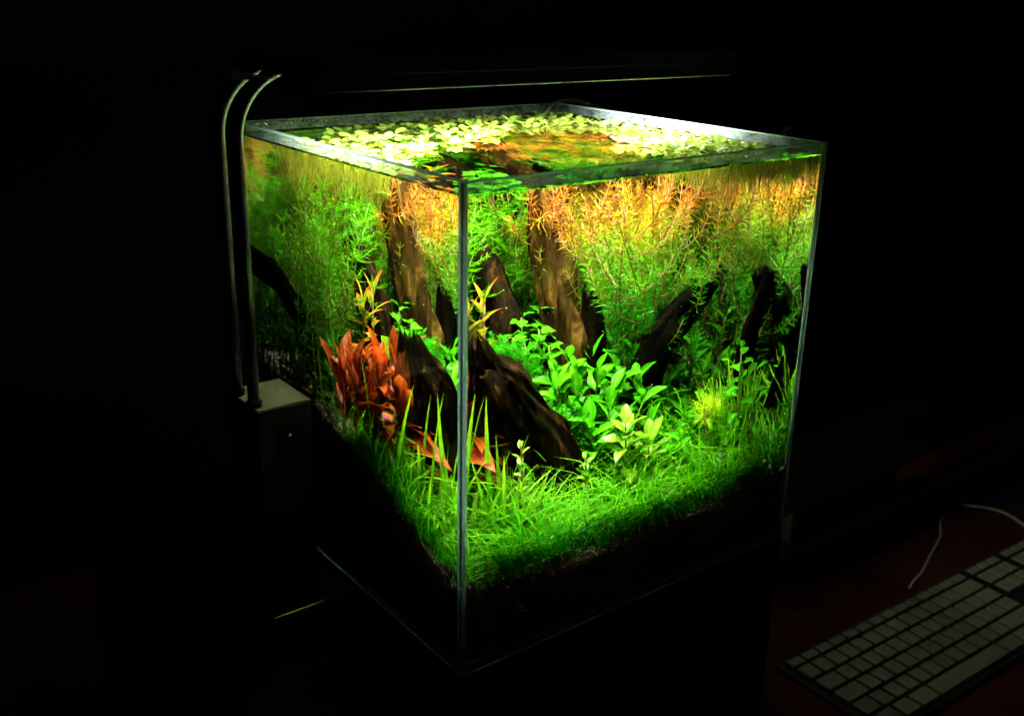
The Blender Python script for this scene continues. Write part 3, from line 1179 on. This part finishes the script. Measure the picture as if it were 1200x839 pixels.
def turn(pts, a):
    c_, s_ = math.cos(a), math.sin(a)
    return [np.array([q[0] * c_ - q[1] * s_, q[0] * s_ + q[1] * c_, q[2]]) for q in pts]


wood_spots = [(.118, .066, .026), (.102, .073, .024), (.085, .08, .022)]
b = MB()
cnt = 0
while cnt < 4300:
    x, y = rnd.uniform(.006, .294), .006 + .145 * rnd.random() ** 1.2
    if any((x - a) ** 2 + (y - c_) ** 2 < r_ * r_ * .7 for a, c_, r_ in wood_spots):
        continue
    dens = noise.noise((x * 24, y * 24, 8.8))
    lim = .105 if x > .2 else .085
    if x < .05:
        lim = .14
    if y > lim and rnd.random() < .75:
        continue
    if dens < -.12 and rnd.random() < .6:
        continue
    cnt += 1
    L = rnd.uniform(.026, .066) * (1 + .5 * dens)
    wide = rnd.uniform(.0006, .00105)
    if rnd.random() < .12:
        L *= 1.45
        wide *= 1.25
    a = rnd.uniform(0, 6.28) if rnd.random() < .6 else rnd.gauss(2.5 + 3 * noise.noise((x * 12, y * 12, 3)), .6)
    pts = turn(blade_pts(L, rnd.uniform(.0, .6), rnd.uniform(.15, 1.0), 7), a)
    z = soil_h(x, y) - .001
    pts = [q + np.array([x, y, z]) for q in pts]
    ok_ = all(.0055 < q[0] < .2945 and .0055 < q[1] < .2825 for q in pts)
    if not ok_:
        for q in pts:
            q[0] = min(max(q[0], .0055), .2945)
            q[1] = max(q[1], .0055)
    b.ribbon(pts, wide, (-math.sin(a), math.cos(a), rnd.uniform(-.5, .5)))
o = b.obj('hair_grass', 'hair')
kind(o, 'stuff')
tag(o, 'bright green hair grass carpet over the front of the bed', 'grass')

blade_meshes = []
for L, le, cu in ((.06, .12, .25), (.07, .2, .45), (.05, .3, .6), (.08, .05, .12), (.065, .45, .5)):
    mb = MB()
    mb.ribbon(blade_pts(L, le, cu, 9), .0034, (0, 1, 0))
    blade_meshes.append(set_mat(mb.mesh('blade'), 'blade'))


def tuft(name, label, group, x, y, n, s0, s1, meshes=blade_meshes):
    t = thing(name, label, 'grass tuft', (x, y, soil_h(x, y) - .002), 0, group)
    for k in range(n):
        for tr in range(20):
            me = rnd.choice(meshes)
            lo_, ro_, sz = (rnd.uniform(-.005, .005), rnd.uniform(-.005, .005), 0), (rnd.uniform(-.12, .12), rnd.uniform(-.15, .15), rnd.uniform(0, 6.28)), rnd.uniform(s0, s1)
            if within(me, lo_, ro_, sz, t.location):
                link('leaf', me, None, t, lo_, ro_, sz)
                break
    return t


for (x, y) in ((.020, .055), (.035, .038), (.018, .085), (.050, .050), (.030, .068), (.016, .108), (.042, .024), (.062, .036), (.022, .030)):
    tuft('broad_grass_tuft', 'tuft of broad arching grass blades ' + ('along the left glass below the red plants' if x < .025 else 'in front of the thick sloping log' if x > .04 else 'between left glass and thick sloping log'), 'broad grass tufts by the sloping log', x, y, 9, .7 if y < .04 else .9, 1.15 if y < .04 else 1.45)
for (u, v, y) in ((868, 470, .045), (880, 470, .036), (858, 480, .058), (885, 475, .024), (848, 470, .065), (872, 480, .03), (862, 490, .026), (852, 485, .04), (876, 490, .042), (840, 490, .05)):
    c_ = seen(u, v, y)
    tuft('tall_grass_tuft', 'tuft of tall upright grass blades in front of the short blunt branch', 'tall grass tufts by the blunt branch',
         min(c_[0], .282), c_[1], 7, .9, 1.35, [blade_meshes[0], blade_meshes[3], blade_meshes[1], blade_meshes[3]])
# bright fine-leaved tuft
c_ = seen(831, 468, .048)
zt = c_[2]
z0 = soil_h(c_[0], c_[1])
t = thing('fine_leaved_tuft', 'glowing yellow-green tuft of fine needles standing above the hair grass', 'plant', (c_[0], c_[1], z0 - .002))
hh = max(.012, zt - z0 - .004)
mb = MB()
for k in range(7):
    mb.tube([(0, 0, 0), (rnd.uniform(-.004, .004), rnd.uniform(-.004, .004), hh)], .0007, 5)
mb.obj('stem', 'comb_stem', t)
mb = MB()
for k in range(230):
    an, el = rnd.uniform(0, 6.28), math.radians(rnd.uniform(5, 88))
    dv = np.array([math.cos(an) * math.cos(el), math.sin(an) * math.cos(el), math.sin(el)])
    st_ = np.array([rnd.uniform(-.005, .005), rnd.uniform(-.005, .005), hh + rnd.uniform(-.012, .003)])
    L = rnd.uniform(.012, .022)
    pts = [st_ + dv * L * s_ + np.array([0, 0, -.15 * L * s_ * s_]) for s_ in (0, .35, .7, 1)]
    mb.ribbon(pts, .0009, np.cross(dv, (0, 0, 1)) + np.array([1e-4, 0, 0]))
kind(mb.obj('foliage', 'tuft', t), 'stuff')

# small sprigs with paired leaves
for (u, v, y, lab, sm) in ((607, 520, .045, 'small reddish-stemmed sprig with paired leaves before the thick log', 'orange_stem'),
                           (683, 535, .045, 'small pale green sprig rising from the hair grass near the log foot', 'comb_stem')):
    c_ = seen(u, v, y)
    z0 = soil_h(c_[0], c_[1]) - .002
    bushy('leafy_sprig', lab, 'plant', None, (c_[0], c_[1], z0), max(.03, c_[2] - z0), 14, smalll, sm, lo=.3, el0=10, el1=60, sc0=.7, sc1=1.1)


# ------------------------------------------------------------------ moss clumps
def moss(label, pts, n, spread):
    mb = MB()
    base_p = np.array(pts[0], float)
    for k in range(n):
        a, c_ = rnd.choice(pts), rnd.choice(pts)
        f_ = rnd.random()
        p_ = np.array(a) * f_ + np.array(c_) * (1 - f_) + np.array([rnd.gauss(0, spread), rnd.gauss(0, spread), rnd.gauss(0, spread * .6)]) - base_p
        dv = np.array([rnd.gauss(0, 1), rnd.gauss(0, 1), rnd.gauss(.5, .8)])
        dv = dv / np.linalg.norm(dv)
        L = rnd.uniform(.005, .011)
        mb.needle(p_, p_ + dv * L, .0007)
        side = np.cross(dv, (rnd.random(), .4, rnd.random()))
        side = side / np.linalg.norm(side)
        for s_ in (.3, .5, .7, .85):
            for sg in (-1, 1):
                mb.needle(p_ + dv * L * s_, p_ + dv * L * (s_ + .2) + side * sg * .0022, .0006)
    o_ = mb.obj('moss_clump', 'moss')
    o_.location = [float(c) for c in base_p]
    tag(o_, label, 'moss')


moss('dark green moss clump on top of the thick sloping log', [(.075, .100, .175), (.085, .105, .165), (.095, .105, .155)], 420, .006)
moss('green moss tucked between the broad leaves and the log foot', [(.118, .088, .125), (.128, .088, .112), (.135, .082, .10)], 380, .007)
moss('small moss patch in the shadow under the pale rosette', [(.125, .06, .085), (.14, .06, .08)], 260, .006)

# ------------------------------------------------------------------ snail
sn = MB()
prev = None
vs, fs = [], []
turns, seg, rows = 2.6, 14, 60
for i in range(rows):
    t = i / (rows - 1)
    an = t * turns * 2 * math.pi
    R_ = 0.0006 * math.exp(t * 2.1)
    r_ = R_ * .85
    cx, cy_, cz = R_ * math.cos(an), R_ * math.sin(an), .006 * (1 - t) - .001
    for k in range(seg):
        pa = 2 * math.pi * k / seg
        rr = r_ * math.cos(pa)
        vs.append((cx + rr * math.cos(an), cy_ + rr * math.sin(an), cz + r_ * 1.05 * math.sin(pa)))
for i in range(rows - 1):
    for k in range(seg):
        j = (k + 1) % seg
        fs.append((i * seg + k, i * seg + j, (i + 1) * seg + j, (i + 1) * seg + k))
fs.append(tuple((rows - 1) * seg + k for k in range(seg)))
sn.add(vs, fs)
o = sn.obj('snail_shell', 'shell')
c_ = seen(848, 541, .03)
o.location = (float(c_[0]), float(c_[1]), float(c_[2]))
o.rotation_euler = (math.radians(70), 0, math.radians(20))
o.scale = (1.35, 1.35, 1.35)
tag(o, 'small round grey snail shell half hidden in the hair grass', 'snail shell')
print('snail', c_, soil_h(c_[0], c_[1]))

# ------------------------------------------------------------------ floating plants
root_var = []
for k in range(4):
    mb = MB()
    for i in range(34):
        an = rnd.uniform(0, 6.28)
        L = rnd.uniform(.008, .028)
        ox = rnd.uniform(0, .005)
        sw = rnd.uniform(-.006, .006)
        pts = [np.array([math.cos(an) * (ox + .004 * s_) + sw * s_ * s_, math.sin(an) * (ox + .004 * s_) + .003 * math.sin(s_ * 5 + i), -L * s_]) for s_ in np.linspace(0, 1, 5)]
        mb.ribbon(pts, .00042, (-math.sin(an), math.cos(an), 0), tips=False)
    root_var.append(set_mat(mb.mesh('roots'), 'root'))


def inside(u, v, poly):
    r_ = False
    n_ = len(poly)
    for i in range(n_):
        (a, b_), (c__, d_) = poly[i], poly[(i + 1) % n_]
        if (b_ > v) != (d_ > v) and u < (c__ - a) * (v - b_) / (d_ - b_) + a:
            r_ = not r_
    return r_


# outlines, in the photograph, of the drifts of floating leaves on the water surface
drifts = [([(355, 165), (420, 152), (520, 142), (600, 136), (640, 140), (600, 152), (560, 168), (490, 180), (480, 198), (440, 196), (400, 182)], 120),
          ([(300, 170), (350, 165), (440, 197), (430, 203), (330, 188)], 18),
          ([(590, 135), (690, 136), (790, 152), (870, 166), (955, 175), (950, 183), (850, 186), (780, 180), (720, 168), (800, 168), (700, 150), (600, 152)], 130)]
fpl = []
for poly, nmax in drifts:
    us = [q[0] for q in poly]
    vs_ = [q[1] for q in poly]
    k = 0
    for _ in range(nmax * 60):
        if k >= nmax:
            break
        # even over the water, not over the picture
        x, y = rnd.uniform(.012, .288), rnd.uniform(.012, .276)
        P = np.array([x, y, ZW]) - CAM
        dpt = P @ FWD
        u, v = 600 + F_PX * (P @ RIGHT) / dpt, 419.5 + F_PX * (P @ DOWN) / dpt
        if not inside(u, v, poly) or clash(x, y, fpl, .0076):
            continue
        fpl.append((x, y))
        k += 1
        nl = rnd.choice((2, 3, 3, 4))
        where = 'along the left glass' if x < .03 else 'near the right glass' if x > .22 else 'below the lamp tubes' if x < .11 else 'along the back glass' if y > .2 else 'under the middle of the lamp'
        t = thing('floating_plant', 'floating plant with %s pale rounded leaves %s' % ({2: 'two', 3: 'three', 4: 'four'}[nl], where), 'floating plant',
                  (x, y, ZW + .0006), rnd.uniform(0, 6.28), 'floating plants on the water surface')
        for i in range(nl):
            link('leaf', rnd.choice(floatl), None, t, (0, 0, .0004 * i), (rnd.uniform(-.15, .15), -rnd.uniform(-.02, .4), i * 6.28 / nl + rnd.uniform(-.4, .4)), rnd.uniform(.45, 1.1))
        if x < .075 or x > .215 or rnd.random() < .35:
            kind(link('roots', rnd.choice(root_var), None, t, (0, 0, -.0005), None, rnd.uniform(.7, 1.25)), 'stuff')
print('floating', len(fpl))

# tiny bubbles and drifting specks in the water
b = MB()
for k in range(90):
    x, y, z = rnd.uniform(.02, .28), rnd.uniform(.02, .2), rnd.uniform(.13, .28)
    r_ = rnd.uniform(.0002, .00045)
    b.add([(x + q[0] * r_, y + q[1] * r_, z + q[2] * r_) for q in ico_v], ico_f)
o = b.obj('drifting_specks', 'cable')
kind(o, 'stuff')
tag(o, 'tiny white specks drifting in the tank water', 'specks')

# wet spray on the back glass above the water line
b = MB()
for k in range(700):
    x = .01 + .27 * rnd.random() ** 1.3
    z = ZW + .002 + rnd.random() * .0065
    r_ = rnd.uniform(.0003, .0012)
    seg = 8
    vs, fs = [(x, D - T - .00045 - r_ * .55, z)], []
    for ri, (rr, dep) in enumerate(((.6, .42), (1.0, .0))):
        for s_ in range(seg):
            an = 2 * math.pi * s_ / seg
            vs.append((x + r_ * rr * math.cos(an), D - T - .00045 - r_ * dep, z + r_ * rr * math.sin(an)))
    for s_ in range(seg):
        j = (s_ + 1) % seg
        fs.append((0, 1 + j, 1 + s_))
        fs.append((1 + s_, 1 + j, 1 + seg + j, 1 + seg + s_))
    fs.append(tuple(1 + seg + s_ for s_ in range(seg)))
    b.add(vs, fs)
kind(b.obj('water_droplets', 'drop', tank), 'stuff')

# air hose over the back corner
b = MB()
hp = [on(u, v, 1, yy) for u, v, yy in ((640, 134, .272), (644, 124, .278), (654, 119, .284), (668, 117, .29), (690, 121, .298), (712, 132, .306), (722, 146, .31))]
pts = []
for i in range(len(hp) - 1):
    for s_ in range(4):
        pts.append(hp[i] + (hp[i + 1] - hp[i]) * s_ / 4)
pts.append(hp[-1])
for it in range(4):
    pts = [pts[0]] + [(pts[i - 1] + 2 * pts[i] + pts[i + 1]) / 4 for i in range(1, len(pts) - 1)] + [pts[-1]]
low = pts[-1]
pts += [np.array([low[0] + .002, low[1] + .002, z]) for z in (low[2] - .05, .1, 0.0)]
b.tube(pts, .0022, 8)
tag(b.obj('air_hose', 'hose'), 'thin grey hose arching over the back rim of the tank', 'hose')

# ------------------------------------------------------------------ lamp: box, twin tubes, housing with light panel
BX0, BX1, BY0, BY1, BZ = -.0675, -.0315, .1215, .1655, .149
lamp = thing('aquarium_lamp', 'black lamp over the tank on two bent tubes rising from a small box', 'lamp', (-.05, .1435, 0))
OX, OY = -.05, .1435


def lmb():
    return MB()


b = lmb()
b.bevel_box(BX0 - OX, BX1 - OX, BY0 - OY, BY1 - OY, .0034, BZ - .0016, .0006)
bo = b.obj('power_box', 'black_box', lamp, smooth=False)
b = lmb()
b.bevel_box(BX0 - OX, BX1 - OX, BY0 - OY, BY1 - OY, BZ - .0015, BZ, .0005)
b.obj('lid', 'box_lid', bo, smooth=False)  # box top split off to carry the painted glow
b = lmb()
b.bevel_box(-.0165, .046, BY0 - OY - .001, .027, 0, .003, .0006)
b.obj('base_plate', 'steel_edge', lamp, smooth=False)
sw0, sw1 = on(325, 500, 1, BY0), on(349, 533, 1, BY0)
b = lmb()
b.box(sw0[0] - OX, sw1[0] - OX, BY0 - OY - .0015, BY0 - OY - .0002, sw1[2], sw0[2])
b.obj('switch', 'black_gloss', bo, smooth=False)
cx, cz = (sw0[0] + sw1[0]) / 2 - OX + .001, sw0[2] * .7 + sw1[2] * .3
b = lmb()
seg = 12
b.add([(cx + .0008 * math.cos(6.283 * k / seg), BY0 - OY - .0018, cz + .0008 * math.sin(6.283 * k / seg)) for k in range(seg)], [tuple(range(seg))])
b.obj('indicator', 'indicator', bo, smooth=False)
HX0, HX1, HY0, HY1, HZ0, HZ1 = -.031, .306, .097, .200, .3370, .3540
for (u, v) in ((298, 476), (278, 462)):
    q = on(u, v, 2, BZ)
    zt = HZ0 + .012
    R_ = .040
    pts = [(q[0] - OX, q[1] - OY, BZ - .001), (q[0] - OX, q[1] - OY, zt - R_ - .05), (q[0] - OX, q[1] - OY, zt - R_)]
    for k in range(1, 13):
        an = math.pi / 2 * k / 12
        pts.append((q[0] - OX + R_ * (1 - math.cos(an)), q[1] - OY, zt - R_ + R_ * math.sin(an)))
    pts.append((HX0 + .004 - OX, q[1] - OY, zt))
    b = lmb()
    b.tube(pts, .0037, 16)
    to = b.obj('tube', 'black_metal', lamp)
    b = lmb()
    b.tube([(q[0] - OX, q[1] - OY, BZ - .0005), (q[0] - OX, q[1] - OY, BZ + .003)], .0050, 16)
    b.obj('collar', 'black_metal', to, smooth=False)
b = lmb()
th_ = .002
b.box(HX0 - OX, HX1 - OX, HY0 - OY, HY1 - OY, HZ0 + .0085, HZ1)
b.box(HX0 - OX, HX1 - OX, HY0 - OY, HY0 - OY + th_, HZ0, HZ0 + .0084)
b.box(HX0 - OX, HX1 - OX, HY1 - OY - th_, HY1 - OY, HZ0, HZ0 + .0084)
b.box(HX0 - OX, HX0 - OX + th_, HY0 - OY + th_ + .0001, HY1 - OY - th_ - .0001, HZ0, HZ0 + .0084)
b.box(HX1 - OX - th_, HX1 - OX, HY0 - OY + th_ + .0001, HY1 - OY - th_ - .0001, HZ0, HZ0 + .0084)
ho = b.obj('housing', 'black_metal', lamp, smooth=False)
b = lmb()
b.tube([(HX0 - OX + .001, HY0 - OY - .0004, HZ0), (HX1 - OX - .001, HY0 - OY - .0004, HZ0)], .0007, 8)
b.obj('trim', 'trim', ho)  # added rod that paints the lit lower edge of the housing
b = lmb()
b.bevel_box(HX1 - OX + .0004, HX1 - OX + .006, HY0 - OY, HY1 - OY, HZ0 + .001, HZ1 + .001, .0008)
b.obj('end_cap', 'end_cap', ho, smooth=False)
b = lmb()
zl = HZ0 + .0078
PX0, PX1, PY0, PY1 = .026, .272, HY0 + .006, HY1 - .008
b.add([(PX0 - OX, PY0 - OY, zl), (PX1 - OX, PY0 - OY, zl), (PX1 - OX, PY1 - OY, zl), (PX0 - OX, PY1 - OY, zl)], [(3, 2, 1, 0)])
b.obj('light_panel', 'led', ho, smooth=False)
ld = bpy.data.lights.new('lamp_light', 'AREA')
ld.shape = 'RECTANGLE'
ld.size, ld.size_y = PX1 - PX0, PY1 - PY0
ld.energy = LAMP_POWER
ld.color = (0.93, 1.0, 0.84)
ld.spread = math.radians(LAMP_SPREAD)
lo_ = bpy.data.objects.new('lamp_light', ld)
COL.objects.link(lo_)
lo_.parent = ho
lo_.location = ((PX0 + PX1) / 2 - OX, (PY0 + PY1) / 2 - OY, zl - .0006)
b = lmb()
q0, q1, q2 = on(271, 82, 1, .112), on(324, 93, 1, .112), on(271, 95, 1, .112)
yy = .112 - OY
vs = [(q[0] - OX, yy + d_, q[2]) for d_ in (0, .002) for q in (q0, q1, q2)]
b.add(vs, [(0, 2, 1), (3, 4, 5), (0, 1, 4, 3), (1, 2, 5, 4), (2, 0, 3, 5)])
b.obj('bracket', 'box_lid', lamp, smooth=False)  # glow tint again, so the plate reads as lit

# ------------------------------------------------------------------ keyboard
KZ = -.1957
th = -.03337
ko = on(900 + 60 / 2.797, 539 + 662 / 2.797, 2, KZ)
kb = thing('keyboard', 'slim aluminium keyboard with white keys lying on the dark red desk', 'keyboard', (ko[0], ko[1], DESK), th)
kz = KZ - DESK
b = MB()
b.bevel_box(-.008, .428, -.1175, .0065, .0008, kz - .0022, .0015)
b.obj('body', 'chin', kb, smooth=False)
b = MB()
b.box(-.0035, .424, -.1135, .0028, kz - .00215, kz - .00205)
b.obj('key_tray', 'keywell', kb, smooth=False)  # sheet added over the body so the key gaps come out dark
U = .019
P_ = .0203
keymesh = {}


def keyobj(x, y, w_, h_, text=None, size=.0042):
    k_ = (round(w_, 4), round(h_, 4))
    if k_ not in keymesh:
        mb = MB()
        mb.bevel_box(-w_ / 2, w_ / 2, -h_ / 2, h_ / 2, .0002, .0020, .0006)
        keymesh[k_] = set_mat(mb.mesh('key', False), 'key')
    ko_ = link('key', keymesh[k_], None, kb, (x, y, kz - .0021))
    if text:
        legend(ko_, text, size)
    return ko_


legend_mesh = {}
DG = bpy.context.evaluated_depsgraph_get()


def legend(parent, text, size):
    if (text, size) not in legend_mesh:
        cu = bpy.data.curves.new('legend', 'FONT')
        cu.body = text
        cu.size = size
        cu.align_x = 'CENTER'
        cu.align_y = 'CENTER'
        cu.resolution_u = 2
        tmp = bpy.data.objects.new('legend_source', cu)
        me = bpy.data.meshes.new_from_object(tmp)
        bpy.data.objects.remove(tmp)
        me.materials.clear()
        me.materials.append(M['legend'])
        legend_mesh[(text, size)] = me
    link('legend', legend_mesh[(text, size)], None, parent, (0, 0, .0021))


G = .0036
fr = ['esc'] + ['F%d' % i for i in range(1, 13)] + [None]
fw = 15 * U / 14
for i, tx in enumerate(fr):
    keyobj(fw * (i + .5), -.0035, fw - G, .0092, tx, .0026)
rows = [(1, [(1, q) for q in '`1234567890-='] + [(2, 'delete')]),
        (2, [(1.5, 'tab')] + [(1, q) for q in 'QWERTYUIOP[]'] + [(1.5, None)]),
        (3, [(1.75, 'caps')] + [(1, q) for q in "ASDFGHJKL;'\\"] + [(1.25, 'return')]),
        (4, [(1.25, 'shift'), (1, '`')] + [(1, q) for q in 'ZXCVBNM,./'] + [(2.75, 'shift')]),
        (5, [(1.5, 'ctrl'), (1.25, 'alt'), (1.5, 'cmd'), (6.0, None), (1.5, 'cmd'), (1.25, 'alt'), (2.0, 'ctrl')])]
for r_, keys in rows:
    x = 0
    y = -.0035 - (.017 + P_ * (r_ - 1))
    for wd, tx in keys:
        big = tx and len(tx) > 1
        hgt = P_ - G
        yy = y
        if r_ == 2 and wd == 1.5 and tx is None:
            hgt, yy = P_ - G, y
        keyobj(x + wd * U / 2, yy, wd * U - G, hgt, tx, .0026 if big else .0045)
        x += wd * U
NX = 15 * U + .010
for i in range(3):
    keyobj(NX + U * (i + .5), -.0035, U - G, .0092, 'F%d' % (13 + i), .0026)
    for r_, tx in ((1, ('fn', 'home', 'pg up')), (2, ('del', 'end', 'pg dn'))):
        keyobj(NX + U * (i + .5), -.0035 - (.017 + P_ * (r_ - 1)), U - G, P_ - G, tx[i], .0026)
    keyobj(NX + U * (i + .5), -.0035 - (.017 + P_ * 4), U - G, P_ - G, None)
keyobj(NX + U * 1.5, -.0035 - (.017 + P_ * 3), U - G, P_ - G, None)
PX = NX + 3 * U + .010
for i in range(4):
    keyobj(PX + U * (i + .5), -.0035, U - G, .0092, 'F%d' % (16 + i), .0026)
    for r_, tx in ((1, 'c=/*'), (2, '789-'), (3, '456+'), (4, '123'), (5, '0.')):
        if i < len(tx) and r_ < 5:
            keyobj(PX + U * (i + .5), -.0035 - (.017 + P_ * (r_ - 1)), U - G, P_ - G, tx[i], .0045)
keyobj(PX + U, -.0035 - (.017 + P_ * 4), 2 * U - G, P_ - G, '0', .0045)
keyobj(PX + U * 2.5, -.0035 - (.017 + P_ * 4), U - G, P_ - G, '.', .0045)
keyobj(PX + U * 3.5, -.0035 - (.017 + P_ * 3.5), U - G, 2 * P_ - G, None)


# ------------------------------------------------------------------ cables
def cable(label, px, r_=.0016):
    ps = [on(900 + a / 2.797, 539 + c_ / 2.797, 2, DESK + r_ + lift) for a, c_, lift in px]
    pts = []
    for i in range(len(ps) - 1):
        for s_ in range(6):
            pts.append(ps[i] + (ps[i + 1] - ps[i]) * s_ / 6)
    pts.append(ps[-1])
    for it in range(10):
        pts = [pts[0]] + [(pts[i - 1] + 2 * pts[i] + pts[i + 1]) / 4 for i in range(1, len(pts) - 1)] + [pts[-1]]
    mb = MB()
    mb.tube(pts, r_, 8)
    tag(mb.obj('cable', 'cable'), label, 'cable')


cable('white cable running from the back of the keyboard', [(465, 418, 0), (475, 395, 0), (505, 370, 0), (525, 325, 0), (550, 280, 0), (570, 245, 0), (562, 215, 0), (572, 180, 0), (600, 155, 0), (640, 135, 0), (665, 105, 0)], .0014)
cable('white cable curving across the desk under the monitor', [(572, 127, .004), (620, 145, .004), (680, 152, .004), (740, 160, .001), (790, 178, 0), (839, 212, 0), (900, 262, 0)])
cable('short stretch of white cable behind the crossing cables', [(778, 9, 0), (800, 18, 0), (839, 34, 0), (880, 60, 0)])
b = MB()
c_ = on(900 + 775 / 2.797, 539 + 160 / 2.797, 2, DESK)
b.bevel_box(0, .2, -.05, .06, 0, .003, .001)
o = b.obj('blue_cloth', 'navy', smooth=False)
o.location = (float(c_[0]) + .012, float(c_[1]), DESK + .0002)
tag(o, 'dark blue folded cloth on the desk beside the cables', 'cloth')

# ------------------------------------------------------------------ monitor
MY = .13
mon = thing('desktop_monitor', 'switched-off all-in-one monitor with a black screen above a metal chin', 'monitor', (.692, MY + .1, DESK))
mx0, mx1 = -.264, .264
cz0, cz1 = -.0965 - DESK, -.0100 - DESK
b = MB()
b.bevel_box(mx0, mx1, -.1, -.088, cz0, cz1, .001)
ch = b.obj('chin', 'chin', mon, smooth=False)
b = MB()
b.bevel_box(mx0, mx1, -.1, -.088, cz1 + .0004, cz1 + .30, .001)
b.obj('screen', 'screen', mon, smooth=False)
b = MB()
b.bevel_box(mx0 + .03, mx1 - .03, -.0878, -.05, cz0 + .03, cz1 + .27, .01)
b.obj('back_shell', 'aluminium', mon, smooth=False)
b = MB()
b.bevel_box(-.09, .11, -.03, .1, 0, .004, .001)
b.bevel_box(-.09, .11, -.03, -.024, .0041, cz0 + .08, .001)
b.obj('foot', 'chin', mon, smooth=False)
# bitten-fruit emblem on the chin
b = MB()
lc = -.0515 - DESK
pts = []
for k in range(40):
    a = 2 * math.pi * k / 40
    r_ = .0125 * (1 - .10 * max(0, math.cos(a - math.pi / 2)) ** 6 - .07 * max(0, math.cos(a + math.pi / 2)) ** 8)
    x, z = r_ * .92 * math.cos(a), r_ * math.sin(a)
    dx, dz = x - .0135, z - .002
    dd = math.hypot(dx, dz)
    if dd < .0058:
        x, z = .0135 + dx / dd * .0058, .002 + dz / dd * .0058
    pts.append((x, -.1005, lc + z))
b.add(pts + [(0, -.1005, lc)], [(40, (k + 1) % 40, k) for k in range(40)])
lf = [(.001, -.1005, lc + .0135), (.0015, -.1005, lc + .0165), (.0035, -.1005, lc + .0190), (.0055, -.1005, lc + .0198), (.0052, -.1005, lc + .0165), (.0035, -.1005, lc + .0142)]
b.add(lf, [(0, 1, 2, 3, 4, 5)])
b.obj('emblem', 'logo', ch, smooth=False)
